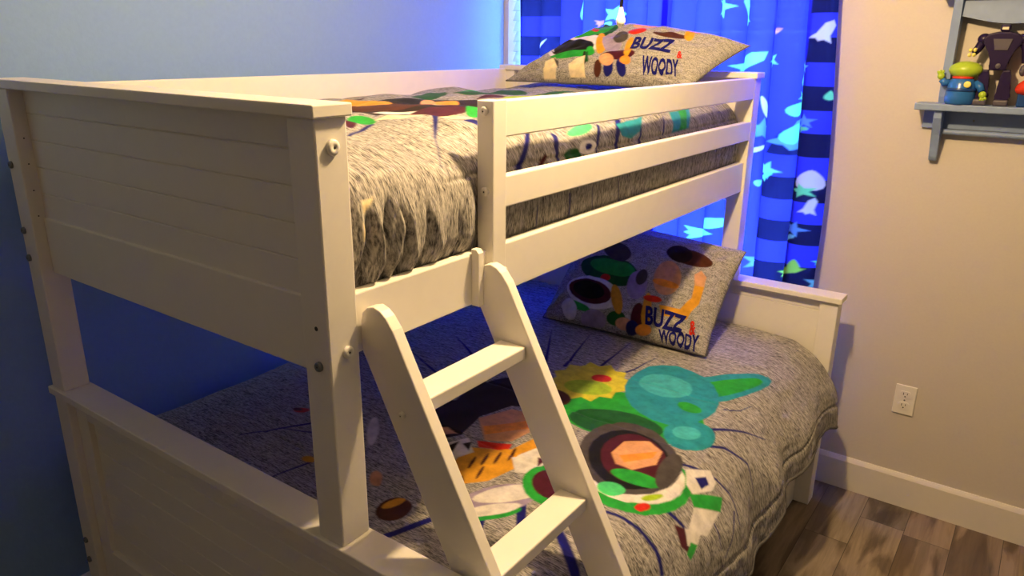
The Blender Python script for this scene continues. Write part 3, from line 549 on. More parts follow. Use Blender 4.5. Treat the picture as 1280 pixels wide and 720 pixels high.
PRINT_PILLOW_LOWER = [
 ('p','dgrn',[(0.048,-0.079),(0.044,-0.16),(0.006,-0.233),(-0.062,-0.294),(-0.156,-0.334),(-0.266,-0.351),(-0.386,-0.341),(-0.504,-0.303),(-0.61,-0.241),(-0.691,-0.161),(-0.735,-0.074),(-0.732,0.008),(-0.681,0.076),(-0.594,0.126),(-0.483,0.158),(-0.362,0.169),(-0.241,0.158),(-0.132,0.123),(-0.043,0.069),(0.018,-0.001)]),
 ('p','grn',[(-0.008,-0.016),(-0.014,-0.061),(-0.046,-0.104),(-0.101,-0.139),(-0.175,-0.163),(-0.263,-0.173),(-0.355,-0.168),(-0.445,-0.147),(-0.522,-0.112),(-0.578,-0.068),(-0.605,-0.021),(-0.599,0.025),(-0.559,0.063),(-0.494,0.092),(-0.409,0.111),(-0.317,0.119),(-0.225,0.113),(-0.142,0.096),(-0.075,0.066),(-0.029,0.028)]),
 ('p','gry',[(-0.131,0.241),(-0.136,0.191),(-0.16,0.151),(-0.199,0.124),(-0.251,0.112),(-0.311,0.117),(-0.373,0.14),(-0.432,0.177),(-0.482,0.226),(-0.517,0.281),(-0.533,0.338),(-0.527,0.389),(-0.502,0.43),(-0.458,0.457),(-0.403,0.467),(-0.34,0.459),(-0.278,0.435),(-0.221,0.397),(-0.175,0.348),(-0.144,0.295)]),
 ('p','red',[(-0.262,-0.22),(-0.259,-0.238),(-0.263,-0.256),(-0.272,-0.272),(-0.286,-0.284),(-0.304,-0.292),(-0.323,-0.294),(-0.342,-0.29),(-0.36,-0.282),(-0.373,-0.268),(-0.382,-0.252),(-0.384,-0.234),(-0.38,-0.216),(-0.371,-0.2),(-0.356,-0.188),(-0.338,-0.181),(-0.319,-0.179),(-0.3,-0.182),(-0.283,-0.191),(-0.27,-0.204)]),
 ('p','wht',[(-0.049,-0.555),(-0.063,-0.632),(-0.109,-0.698),(-0.184,-0.748),(-0.28,-0.776),(-0.389,-0.78),(-0.501,-0.758),(-0.608,-0.712),(-0.702,-0.642),(-0.773,-0.555),(-0.809,-0.463),(-0.8,-0.381),(-0.744,-0.317),(-0.654,-0.275),(-0.542,-0.254),(-0.422,-0.257),(-0.306,-0.283),(-0.203,-0.33),(-0.122,-0.396),(-0.069,-0.473)]),
 ('p','mar',[(-0.162,-0.537),(-0.172,-0.595),(-0.209,-0.646),(-0.269,-0.683),(-0.347,-0.703),(-0.435,-0.705),(-0.527,-0.686),(-0.615,-0.648),(-0.691,-0.594),(-0.747,-0.528),(-0.774,-0.46),(-0.766,-0.398),(-0.722,-0.351),(-0.651,-0.319),(-0.562,-0.305),(-0.465,-0.308),(-0.371,-0.329),(-0.288,-0.366),(-0.222,-0.416),(-0.179,-0.475)]),
 ('p','blk',[(-0.259,-0.511),(-0.267,-0.555),(-0.294,-0.592),(-0.339,-0.619),(-0.398,-0.634),(-0.464,-0.634),(-0.534,-0.62),(-0.6,-0.591),(-0.656,-0.551),(-0.697,-0.503),(-0.715,-0.453),(-0.709,-0.408),(-0.678,-0.373),(-0.626,-0.349),(-0.561,-0.338),(-0.489,-0.341),(-0.419,-0.357),(-0.355,-0.385),(-0.305,-0.422),(-0.272,-0.466)]),
 ('p','grn',[(-0.382,-0.804),(-0.392,-0.82),(-0.417,-0.832),(-0.456,-0.838),(-0.504,-0.837),(-0.558,-0.83),(-0.612,-0.817),(-0.662,-0.798),(-0.702,-0.776),(-0.729,-0.752),(-0.739,-0.73),(-0.729,-0.714),(-0.701,-0.703),(-0.658,-0.7),(-0.605,-0.703),(-0.549,-0.712),(-0.494,-0.726),(-0.446,-0.744),(-0.41,-0.764),(-0.388,-0.785)]),
 ('p','wht',[(-0.557,-0.803),(-0.543,-0.852),(-0.542,-0.897),(-0.552,-0.935),(-0.573,-0.961),(-0.602,-0.975),(-0.633,-0.978),(-0.664,-0.97),(-0.693,-0.949),(-0.72,-0.915),(-0.743,-0.871),(-0.761,-0.82),(-0.77,-0.768),(-0.767,-0.723),(-0.752,-0.689),(-0.726,-0.671),(-0.692,-0.67),(-0.654,-0.685),(-0.616,-0.715),(-0.583,-0.756)]),
 ('p','lil',[(-0.151,-0.919),(-0.164,-0.957),(-0.197,-0.986),(-0.246,-0.995),(-0.302,-0.995),(-0.356,-0.995),(-0.404,-0.995),(-0.441,-0.995),(-0.463,-0.994),(-0.474,-0.968),(-0.476,-0.931),(-0.466,-0.889),(-0.442,-0.849),(-0.406,-0.815),(-0.36,-0.793),(-0.309,-0.784),(-0.259,-0.789),(-0.213,-0.809),(-0.178,-0.839),(-0.156,-0.878)]),
 ('p','dgrn',[(0.075,-0.81),(0.074,-0.842),(0.062,-0.872),(0.039,-0.899),(0.008,-0.919),(-0.028,-0.932),(-0.064,-0.936),(-0.098,-0.931),(-0.125,-0.918),(-0.144,-0.897),(-0.154,-0.87),(-0.152,-0.839),(-0.14,-0.807),(-0.119,-0.778),(-0.09,-0.755),(-0.056,-0.74),(-0.02,-0.735),(0.014,-0.741),(0.043,-0.756),(0.064,-0.78)]),
 ('p','lil',[(0.202,-0.236),(0.207,-0.313),(0.199,-0.382),(0.178,-0.438),(0.149,-0.474),(0.112,-0.489),(0.073,-0.48),(0.034,-0.449),(0.0,-0.397),(-0.027,-0.331),(-0.044,-0.254),(-0.05,-0.176),(-0.044,-0.103),(-0.026,-0.045),(0.003,-0.005),(0.039,0.01),(0.08,-0.0),(0.12,-0.035),(0.156,-0.089),(0.185,-0.159)]),
 ('p','gry',[(0.163,-0.119),(0.156,-0.159),(0.143,-0.193),(0.126,-0.216),(0.105,-0.227),(0.084,-0.225),(0.064,-0.209),(0.046,-0.182),(0.034,-0.145),(0.027,-0.103),(0.027,-0.06),(0.034,-0.019),(0.047,0.015),(0.064,0.039),(0.085,0.05),(0.106,0.048),(0.127,0.032),(0.144,0.004),(0.157,-0.033),(0.163,-0.075)]),
 ('p','gold',[(-0.027,-0.52),(-0.003,-0.592),(0.011,-0.658),(0.015,-0.712),(0.008,-0.751),(-0.007,-0.771),(-0.03,-0.771),(-0.058,-0.751),(-0.088,-0.711),(-0.119,-0.656),(-0.148,-0.59),(-0.173,-0.518),(-0.191,-0.448),(-0.199,-0.388),(-0.197,-0.344),(-0.183,-0.321),(-0.159,-0.321),(-0.128,-0.346),(-0.093,-0.39),(-0.058,-0.451)]),
 ('p','tan',[(0.17,-0.892),(0.161,-0.917),(0.143,-0.938),(0.116,-0.954),(0.084,-0.963),(0.051,-0.965),(0.02,-0.961),(-0.007,-0.951),(-0.026,-0.933),(-0.037,-0.911),(-0.038,-0.886),(-0.03,-0.859),(-0.013,-0.836),(0.012,-0.817),(0.042,-0.805),(0.074,-0.802),(0.106,-0.807),(0.134,-0.821),(0.156,-0.841),(0.168,-0.866)]),
 ('p','mar',[(0.295,-0.753),(0.298,-0.824),(0.29,-0.885),(0.272,-0.932),(0.246,-0.961),(0.218,-0.973),(0.193,-0.969),(0.171,-0.948),(0.154,-0.909),(0.139,-0.853),(0.129,-0.785),(0.125,-0.712),(0.127,-0.643),(0.137,-0.584),(0.155,-0.544),(0.178,-0.526),(0.206,-0.533),(0.235,-0.564),(0.261,-0.615),(0.282,-0.681)]),
 ('p','navy',[(0.241,-0.895),(0.24,-0.926),(0.231,-0.954),(0.213,-0.975),(0.189,-0.989),(0.163,-0.995),(0.138,-0.995),(0.119,-0.991),(0.104,-0.979),(0.095,-0.959),(0.09,-0.933),(0.092,-0.902),(0.099,-0.871),(0.112,-0.844),(0.131,-0.823),(0.153,-0.811),(0.176,-0.81),(0.199,-0.819),(0.219,-0.838),(0.234,-0.865)]),
 ('p','gold',[(0.343,-0.612),(0.348,-0.695),(0.346,-0.769),(0.336,-0.825),(0.322,-0.862),(0.305,-0.875),(0.288,-0.866),(0.272,-0.834),(0.257,-0.781),(0.244,-0.71),(0.233,-0.628),(0.226,-0.542),(0.223,-0.462),(0.226,-0.396),(0.235,-0.352),(0.25,-0.335),(0.269,-0.347),(0.291,-0.386),(0.312,-0.448),(0.33,-0.527)]),
 ('p','org',[(0.39,-0.874),(0.388,-0.9),(0.377,-0.925),(0.358,-0.947),(0.332,-0.963),(0.302,-0.972),(0.272,-0.975),(0.246,-0.972),(0.225,-0.962),(0.212,-0.946),(0.206,-0.924),(0.208,-0.899),(0.219,-0.873),(0.237,-0.849),(0.26,-0.829),(0.288,-0.816),(0.316,-0.812),(0.343,-0.817),(0.366,-0.83),(0.382,-0.849)]),
 ('p','tan',[(0.54,-0.006),(0.541,-0.103),(0.526,-0.189),(0.497,-0.257),(0.457,-0.301),(0.41,-0.316),(0.361,-0.302),(0.314,-0.258),(0.273,-0.19),(0.242,-0.103),(0.225,-0.005),(0.223,0.092),(0.236,0.182),(0.264,0.254),(0.303,0.3),(0.351,0.316),(0.402,0.298),(0.451,0.251),(0.493,0.179),(0.524,0.091)]),
 ('p','org',[(0.544,-0.096),(0.538,-0.118),(0.518,-0.138),(0.486,-0.155),(0.443,-0.165),(0.395,-0.169),(0.347,-0.165),(0.301,-0.155),(0.265,-0.138),(0.24,-0.118),(0.23,-0.095),(0.236,-0.074),(0.257,-0.055),(0.291,-0.04),(0.334,-0.031),(0.383,-0.028),(0.432,-0.031),(0.476,-0.041),(0.511,-0.055),(0.535,-0.074)]),
 ('p','brn',[(0.779,0.513),(0.773,0.467),(0.742,0.421),(0.689,0.381),(0.619,0.352),(0.537,0.338),(0.452,0.34),(0.372,0.358),(0.305,0.39),(0.259,0.431),(0.238,0.477),(0.245,0.524),(0.278,0.566),(0.335,0.601),(0.41,0.624),(0.494,0.634),(0.579,0.631),(0.656,0.615),(0.719,0.589),(0.761,0.555)]),
 ('p','dbr',[(0.543,0.517),(0.546,0.465),(0.533,0.417),(0.508,0.376),(0.472,0.347),(0.429,0.333),(0.382,0.334),(0.337,0.351),(0.299,0.382),(0.269,0.424),(0.252,0.474),(0.249,0.527),(0.261,0.578),(0.285,0.622),(0.321,0.653),(0.364,0.668),(0.411,0.665),(0.457,0.646),(0.497,0.611),(0.526,0.567)]),
 ('p','red',[(0.427,-0.406),(0.424,-0.423),(0.41,-0.44),(0.387,-0.455),(0.358,-0.466),(0.324,-0.472),(0.29,-0.474),(0.258,-0.469),(0.233,-0.46),(0.215,-0.447),(0.208,-0.431),(0.211,-0.414),(0.225,-0.398),(0.248,-0.384),(0.278,-0.373),(0.312,-0.367),(0.346,-0.365),(0.377,-0.369),(0.403,-0.378),(0.42,-0.391)]),
 ('p','gold',[(0.409,-0.482),(0.642,-0.448),(0.716,-0.208),(0.693,0.035),(0.798,0.055),(0.818,-0.262),(0.738,-0.563),(0.461,-0.635)]),
 ('p','tan',[(0.696,0.022),(0.648,0.213),(0.693,0.322),(0.781,0.232),(0.798,0.055)]),
]
WORDS_LOWER = [('BUZZ', [(0.307, -0.822), (0.727, -0.809), (0.735, -0.524), (0.267, -0.548)], 'navy'), ('&', [(0.793, -0.778), (0.868, -0.763), (0.859, -0.558), (0.774, -0.569)], 'red'), ('WOODY', [(0.493, -0.995), (0.916, -0.995), (0.916, -0.745), (0.469, -0.838)], 'navy')]
PILLOW_UPPER = [(0.22, 1.66, 1.512), (0.95, 1.68, 1.512), (1.07, 1.88, 1.648), (0.5, 1.9, 1.71)]
PRINT_PILLOW_UPPER = [
 ('p','dgrn',[(-0.479,0.662),(-0.361,0.473),(-0.305,0.303),(-0.291,0.142),(-0.311,-0.007),(-0.357,-0.135),(-0.428,-0.228),(-0.517,-0.276),(-0.622,-0.27),(-0.754,-0.189),(-0.964,0.026),(-0.955,0.046),(-0.6,-0.18),(-0.6,-0.023),(-0.6,0.12),(-0.582,0.249),(-0.995,0.98),(-0.995,0.995),(-0.756,0.892),(-0.626,0.82)]),
 ('p','grn',[(-0.616,0.789),(-0.481,0.592),(-0.428,0.453),(-0.411,0.325),(-0.423,0.21),(-0.458,0.112),(-0.51,0.039),(-0.576,-0.003),(-0.653,-0.005),(-0.745,0.045),(-0.995,0.454),(-0.962,0.295),(-0.959,0.356),(-0.958,0.454),(-0.958,0.581),(-0.946,0.71),(-0.768,0.651),(-0.518,0.542),(-0.979,0.995),(-0.659,0.82)]),
 ('p','red',[(-0.564,0.365),(-0.543,0.331),(-0.532,0.303),(-0.532,0.283),(-0.541,0.273),(-0.559,0.273),(-0.586,0.285),(-0.62,0.31),(-0.661,0.347),(-0.707,0.397),(-0.762,0.462),(-0.847,0.57),(-0.74,0.464),(-0.862,0.621),(-0.9,0.686),(-0.817,0.612),(-0.739,0.543),(-0.683,0.493),(-0.635,0.447),(-0.595,0.404)]),
 ('p','wht',[(-0.218,-0.017),(-0.173,-0.119),(-0.157,-0.235),(-0.173,-0.351),(-0.218,-0.452),(-0.289,-0.531),(-0.378,-0.581),(-0.476,-0.598),(-0.576,-0.581),(-0.676,-0.523),(-0.784,-0.408),(-0.995,-0.035),(-0.963,-0.089),(-0.963,0.034),(-0.995,0.273),(-0.729,0.095),(-0.597,0.107),(-0.481,0.116),(-0.376,0.102),(-0.287,0.058)]),
 ('p','blk',[(-0.257,-0.242),(-0.225,-0.321),(-0.219,-0.399),(-0.239,-0.468),(-0.283,-0.522),(-0.347,-0.557),(-0.424,-0.569),(-0.51,-0.554),(-0.601,-0.511),(-0.698,-0.431),(-0.826,-0.285),(-0.711,-0.385),(-0.961,-0.042),(-0.962,0.049),(-0.968,0.166),(-0.725,0.008),(-0.598,-0.028),(-0.489,-0.062),(-0.393,-0.108),(-0.315,-0.169)]),
 ('p','grn',[(-0.173,-0.446),(-0.168,-0.48),(-0.184,-0.518),(-0.221,-0.558),(-0.275,-0.594),(-0.342,-0.621),(-0.415,-0.638),(-0.489,-0.641),(-0.557,-0.631),(-0.612,-0.609),(-0.646,-0.578),(-0.655,-0.543),(-0.634,-0.512),(-0.587,-0.484),(-0.522,-0.459),(-0.448,-0.438),(-0.373,-0.42),(-0.302,-0.41),(-0.243,-0.411),(-0.198,-0.423)]),
 ('p','grn',[(-0.155,-0.439),(-0.137,-0.482),(-0.126,-0.52),(-0.124,-0.549),(-0.128,-0.568),(-0.139,-0.575),(-0.156,-0.57),(-0.177,-0.553),(-0.2,-0.525),(-0.225,-0.487),(-0.248,-0.444),(-0.269,-0.399),(-0.284,-0.357),(-0.291,-0.322),(-0.289,-0.299),(-0.278,-0.291),(-0.259,-0.298),(-0.234,-0.32),(-0.206,-0.354),(-0.178,-0.395)]),
 ('p','dbr',[(-0.158,-0.618),(-0.139,-0.666),(-0.126,-0.707),(-0.12,-0.738),(-0.12,-0.757),(-0.126,-0.764),(-0.137,-0.758),(-0.152,-0.739),(-0.17,-0.709),(-0.191,-0.668),(-0.213,-0.621),(-0.235,-0.57),(-0.253,-0.521),(-0.267,-0.481),(-0.272,-0.454),(-0.268,-0.445),(-0.254,-0.454),(-0.233,-0.48),(-0.208,-0.52),(-0.182,-0.568)]),
 ('p','gold',[(-0.141,-0.198),(-0.098,-0.303),(-0.07,-0.39),(-0.058,-0.453),(-0.06,-0.49),(-0.074,-0.498),(-0.099,-0.479),(-0.133,-0.431),(-0.176,-0.357),(-0.228,-0.261),(-0.285,-0.148),(-0.343,-0.03),(-0.393,0.078),(-0.427,0.164),(-0.438,0.217),(-0.422,0.226),(-0.382,0.191),(-0.325,0.121),(-0.261,0.026),(-0.197,-0.084)]),
 ('p','lil',[(-0.006,-0.084),(0.035,-0.181),(0.06,-0.266),(0.066,-0.332),(0.054,-0.375),(0.028,-0.393),(-0.009,-0.385),(-0.056,-0.35),(-0.11,-0.291),(-0.166,-0.211),(-0.223,-0.116),(-0.274,-0.015),(-0.311,0.08),(-0.33,0.159),(-0.326,0.212),(-0.298,0.232),(-0.25,0.217),(-0.189,0.171),(-0.124,0.1),(-0.061,0.013)]),
 ('p','gry',[(-0.077,0.211),(-0.044,0.152),(-0.018,0.088),(-0.003,0.026),(0.003,-0.029),(-0.002,-0.072),(-0.017,-0.099),(-0.04,-0.109),(-0.069,-0.099),(-0.102,-0.07),(-0.136,-0.026),(-0.168,0.029),(-0.195,0.092),(-0.214,0.155),(-0.224,0.214),(-0.222,0.262),(-0.209,0.294),(-0.185,0.304),(-0.152,0.292),(-0.114,0.259)]),
 ('p','mar',[(0.303,-0.427),(0.313,-0.473),(0.305,-0.52),(0.28,-0.564),(0.24,-0.599),(0.19,-0.623),(0.134,-0.634),(0.079,-0.632),(0.029,-0.618),(-0.011,-0.592),(-0.037,-0.556),(-0.046,-0.514),(-0.038,-0.469),(-0.014,-0.426),(0.024,-0.388),(0.074,-0.361),(0.13,-0.346),(0.186,-0.346),(0.236,-0.361),(0.277,-0.389)]),
 ('p','brn',[(0.089,-0.848),(0.097,-0.891),(0.097,-0.925),(0.09,-0.948),(0.079,-0.961),(0.066,-0.965),(0.052,-0.96),(0.039,-0.946),(0.026,-0.921),(0.013,-0.886),(-0.0,-0.841),(-0.012,-0.792),(-0.021,-0.743),(-0.024,-0.702),(-0.021,-0.675),(-0.01,-0.667),(0.007,-0.678),(0.03,-0.707),(0.053,-0.749),(0.074,-0.799)]),
 ('p','navy',[(0.2,-0.815),(0.208,-0.866),(0.208,-0.906),(0.199,-0.933),(0.186,-0.947),(0.17,-0.951),(0.154,-0.944),(0.138,-0.926),(0.122,-0.896),(0.107,-0.852),(0.092,-0.799),(0.079,-0.741),(0.069,-0.684),(0.066,-0.637),(0.071,-0.607),(0.085,-0.598),(0.107,-0.613),(0.133,-0.649),(0.16,-0.699),(0.183,-0.757)]),
 ('p','navy',[(0.323,-0.77),(0.343,-0.826),(0.353,-0.873),(0.355,-0.908),(0.348,-0.93),(0.336,-0.94),(0.319,-0.939),(0.301,-0.926),(0.28,-0.901),(0.258,-0.864),(0.236,-0.814),(0.214,-0.757),(0.196,-0.699),(0.184,-0.645),(0.181,-0.606),(0.189,-0.585),(0.207,-0.588),(0.233,-0.613),(0.264,-0.656),(0.296,-0.711)]),
 ('p','tan',[(0.145,-0.63),(0.158,-0.677),(0.162,-0.718),(0.156,-0.749),(0.141,-0.77),(0.119,-0.778),(0.094,-0.774),(0.066,-0.758),(0.038,-0.73),(0.013,-0.692),(-0.009,-0.646),(-0.025,-0.598),(-0.033,-0.55),(-0.032,-0.511),(-0.021,-0.483),(-0.001,-0.471),(0.027,-0.477),(0.059,-0.5),(0.092,-0.536),(0.122,-0.581)]),
 ('p','org',[(0.317,-0.6),(0.325,-0.631),(0.327,-0.659),(0.321,-0.682),(0.31,-0.697),(0.294,-0.705),(0.275,-0.703),(0.254,-0.693),(0.234,-0.675),(0.217,-0.651),(0.203,-0.621),(0.194,-0.59),(0.192,-0.561),(0.195,-0.535),(0.205,-0.517),(0.221,-0.508),(0.241,-0.51),(0.263,-0.522),(0.284,-0.543),(0.303,-0.57)]),
 ('p','gold',[(0.207,-0.265),(0.235,-0.362),(0.252,-0.442),(0.257,-0.499),(0.253,-0.531),(0.241,-0.536),(0.221,-0.515),(0.195,-0.468),(0.164,-0.397),(0.129,-0.306),(0.09,-0.201),(0.053,-0.094),(0.023,0.002),(0.004,0.075),(0.0,0.119),(0.013,0.126),(0.04,0.096),(0.079,0.033),(0.123,-0.055),(0.168,-0.159)]),
 ('p','red',[(0.053,0.405),(0.069,0.366),(0.074,0.325),(0.07,0.286),(0.055,0.251),(0.033,0.225),(0.005,0.208),(-0.025,0.203),(-0.055,0.209),(-0.082,0.226),(-0.103,0.253),(-0.117,0.286),(-0.122,0.325),(-0.118,0.364),(-0.106,0.402),(-0.086,0.433),(-0.06,0.455),(-0.031,0.463),(0.0,0.457),(0.029,0.437)]),
 ('p','tan',[(0.003,0.764),(0.059,0.656),(0.073,0.589),(0.067,0.537),(0.043,0.498),(0.007,0.472),(-0.036,0.461),(-0.083,0.463),(-0.13,0.48),(-0.172,0.51),(-0.206,0.553),(-0.231,0.606),(-0.249,0.673),(-0.285,0.784),(-0.208,0.75),(-0.406,0.995),(-0.189,0.883),(-0.14,0.883),(-0.286,0.995),(-0.014,0.785)]),
 ('p','brn',[(0.553,0.392),(0.557,0.359),(0.544,0.322),(0.513,0.287),(0.469,0.258),(0.413,0.24),(0.352,0.235),(0.29,0.243),(0.235,0.262),(0.193,0.29),(0.167,0.321),(0.162,0.354),(0.178,0.384),(0.213,0.41),(0.264,0.429),(0.323,0.442),(0.386,0.448),(0.445,0.447),(0.495,0.437),(0.532,0.419)]),
 ('p','gold',[(0.483,0.704),(0.528,0.623),(0.562,0.548),(0.587,0.479),(0.602,0.416),(0.609,0.363),(0.608,0.323),(0.6,0.298),(0.586,0.29),(0.567,0.3),(0.545,0.328),(0.521,0.372),(0.496,0.429),(0.471,0.497),(0.447,0.574),(0.423,0.657),(0.392,0.755),(0.326,0.912),(0.418,0.783),(0.409,0.825)]),
 ('p','tan',[(0.196,0.995),(0.525,0.751),(0.551,0.679),(0.174,0.995),(0.454,0.795),(0.461,0.745),(0.45,0.732),(0.417,0.762),(0.391,0.79),(0.238,0.995),(0.369,0.823),(0.097,0.995),(0.102,0.995),(0.54,0.6),(0.579,0.6),(0.612,0.6),(0.635,0.6),(0.647,0.6),(0.645,0.6),(0.628,0.6)]),
 ('p','cream',[(-0.626,-0.711),(-0.56,-0.602),(-0.436,-0.767),(-0.392,-0.989),(-0.533,-0.991)]),
 ('p','gry',[(-0.583,-0.598),(-0.47,-0.694),(-0.388,-0.861),(-0.441,-0.8)]),
 ('p','cream',[(-0.309,-0.77),(-0.269,-0.622),(-0.214,-0.536),(-0.057,-0.969),(-0.227,-0.974)]),
 ('p','dgrn',[(-0.244,-0.491),(-0.229,-0.444),(-0.094,-0.728),(-0.13,-0.73)]),
]
WORDS_UPPER = [('BUZZ', [(0.192, -0.31), (0.632, -0.283), (0.497, 0.185), (0.076, 0.096)], 'navy'), ('&', [(0.739, -0.396), (0.782, -0.349), (0.693, -0.096), (0.655, -0.135)], 'red'), ('WOODY', [(0.52, -0.913), (0.866, -0.8), (0.771, -0.42), (0.412, -0.482)], 'navy')]
LAMP_W, LAMP_C = 104.0, (1.0, 0.685, 0.335)
SKY_C, SKY_S = (0.26, 0.50, 1.0, 1.0), 88.0
EXPO = 0.0


# ----------------------------------------------------------------- cloth grids
def mkprof(pts, m=40):
    p = np.array(pts, float)
    q = np.vstack([2 * p[0] - p[1], p, 2 * p[-1] - p[-2]])
    o = []
    for i in range(1, len(q) - 2):
        a, b, c, d = q[i - 1:i + 3]
        t = (np.arange(m) / m)[:, None]
        o.append(.5 * ((2 * b) + (-a + c) * t + (2 * a - 5 * b + 4 * c - d) * t * t + (-a + 3 * b - 3 * c + d) * t ** 3))
    o = np.vstack(o + [p[-1:]])
    s = np.concatenate([[0], np.cumsum(np.linalg.norm(np.diff(o, axis=0), axis=1))])
    return o, s


_rng = np.random.RandomState(11)
_tab = _rng.rand(64, 64)


def vnoise(x, y):
    """Smooth value noise in [-1,1] on numpy arrays."""
    xi, yi = np.floor(x).astype(int), np.floor(y).astype(int)
    fx, fy = x - xi, y - yi
    fx, fy = fx * fx * (3 - 2 * fx), fy * fy * (3 - 2 * fy)
    g = lambda i, j: _tab[(xi + i) % 64, (yi + j) % 64]
    a = g(0, 0) * (1 - fx) + g(1, 0) * fx
    b = g(0, 1) * (1 - fx) + g(1, 1) * fx
    return 2 * (a * (1 - fy) + b * fy) - 1


def poly_sd(px, py, poly):
    """Signed distance (negative inside) of points to a closed polygon."""
    P = np.array(poly, float)
    Q = np.roll(P, -1, axis=0)
    best = np.full(px.shape, 1e9)
    ins = np.zeros(px.shape, bool)
    for (ax, ay), (bx_, by_) in zip(P, Q):
        ex, ey = bx_ - ax, by_ - ay
        L2 = ex * ex + ey * ey + 1e-12
        t = np.clip(((px - ax) * ex + (py - ay) * ey) / L2, 0, 1)
        best = np.minimum(best, (px - ax - t * ex) ** 2 + (py - ay - t * ey) ** 2)
        cond = ((ay > py) != (by_ > py))
        with np.errstate(divide='ignore', invalid='ignore'):
            xx = ax + (py - ay) * ex / (ey if abs(ey) > 1e-12 else 1e-12)
        ins ^= cond & (px < xx)
    d = np.sqrt(best)
    return np.where(ins, -d, d)


def line_sd(px, py, pts, w0, w1):
    best = np.full(px.shape, 1e9)
    n = len(pts) - 1
    for i in range(n):
        (ax, ay), (bx_, by_) = pts[i], pts[i + 1]
        ex, ey = bx_ - ax, by_ - ay
        t = np.clip(((px - ax) * ex + (py - ay) * ey) / (ex * ex + ey * ey + 1e-12), 0, 1)
        w = (w0 + (w1 - w0) * (i + t) / n) * 0.5
        best = np.minimum(best, np.hypot(px - ax - t * ex, py - ay - t * ey) - w)
    return best


def dye_print(U, V, shapes, aa):
    col = np.zeros(U.shape + (4,), np.float32)
    for sh in shapes:
        pts = sh[2]
        if len(pts) < 2:
            continue
        a = np.array(pts)
        pad = 0.03 if sh[0] == 'l' else 2 * aa
        m = (U > a[:, 0].min() - pad) & (U < a[:, 0].max() + pad) & (V > a[:, 1].min() - pad) & (V < a[:, 1].max() + pad)
        if not m.any():
            continue
        sd = poly_sd(U[m], V[m], pts) if sh[0] == 'p' else line_sd(U[m], V[m], pts, sh[3], sh[4])
        k = np.clip(0.5 - sd / aa, 0, 1)[:, None]
        c = np.array(rgb(*INK[sh[1]]))[None, :]
        old = col[m]
        new = old * (1 - k) + c * k
        new[:, :3] = np.where(old[:, 3:] > 0, old[:, :3] * (1 - k) + c[:, :3] * k, c[:, :3])
        col[m] = new
    return col


def grid_mesh(name, X, Y, Z, uvU, uvV, dye=None):
    ny, nx = X.shape
    me = bpy.data.meshes.new(name)
    n = nx * ny
    me.vertices.add(n)
    me.vertices.foreach_set('co', np.stack([X, Y, Z], -1).astype(np.float32).ravel())
    i = np.arange(ny - 1)[:, None] * nx + np.arange(nx - 1)[None, :]
    quads = np.stack([i, i + 1, i + nx + 1, i + nx], -1).reshape(-1, 4).astype(np.int32)
    nq = len(quads)
    me.loops.add(nq * 4)
    me.loops.foreach_set('vertex_index', quads.ravel())
    me.polygons.add(nq)
    me.polygons.foreach_set('loop_start', np.arange(0, nq * 4, 4, dtype=np.int32))
    me.update(calc_edges=True)
    uv = me.uv_layers.new(name='UVMap')
    uvs = np.stack([uvU.ravel()[quads.ravel()], uvV.ravel()[quads.ravel()]], -1)
    uv.data.foreach_set('uv', uvs.astype(np.float32).ravel())
    if dye is not None:
        at = me.color_attributes.new('dye', 'FLOAT_COLOR', 'POINT')
        at.data.foreach_set('color', dye.astype(np.float32).ravel())
    me.validate()
    me.shade_smooth()
    return me


def sstep(a, b, x):
    t = np.clip((x - a) / (b - a), 0, 1)
    return t * t * (3 - 2 * t)


# ----------------------------------------------------------------- room shell
XW, YW, ZC = -0.14, 2.1325, 2.55          # blue wall, window wall, ceiling
XR, YF = 4.1, -3.0                       # right wall and the wall behind the camera
struct(part('floor', bx(XW - .1, XR + .1, YF - .1, YW + .2, -0.05, 0.0), M['floor']))
struct(part('ceiling', bx(XW - .1, XR + .1, YF - .1, YW + .2, ZC, ZC + .08), M['ceiling']))
struct(part('wall_left', bx(XW - .1, XW, YF - .1, YW + .2, 0, ZC), M['blue_wall']))
struct(part('wall_right', bx(XR, XR + .1, YF - .1, YW + .2, 0, ZC), M['blue_wall']))
struct(part('wall_front', bx(XW, XR, YF - .1, YF, 0, ZC), M['greige_wall']))
WX0, WX1, WZ0, WZ1 = -0.115, 1.235, 0.70, 2.15     # window opening
bm = bmesh.new()
box(bm, XW, WX0, YW, YW + .14, 0, ZC)
box(bm, WX1, XR, YW, YW + .14, 0, ZC)
box(bm, WX0, WX1, YW, YW + .14, 0, WZ0)
box(bm, WX0, WX1, YW, YW + .14, WZ1, ZC)
struct(part('wall_back', bm, M['greige_wall']))


def baseboard(name, axis, a, b, pos, sgn):
    prof = [(0, 0), (0.015, 0), (0.015, 0.118), (0.011, 0.126), (0.006, 0.1335), (0, 0.1335)]
    pts = [(pos + sgn * d, z) for d, z in prof]
    bm = prism(bmesh.new(), pts, axis, a, b)
    return struct(part(name, bm, M['trim']))


baseboard('baseboard_back', 'x', XW, XR, YW, -1)
baseboard('baseboard_left', 'y', YF, YW - .015, XW, 1)
baseboard('baseboard_right', 'y', YF, YW - .015, XR, -1)

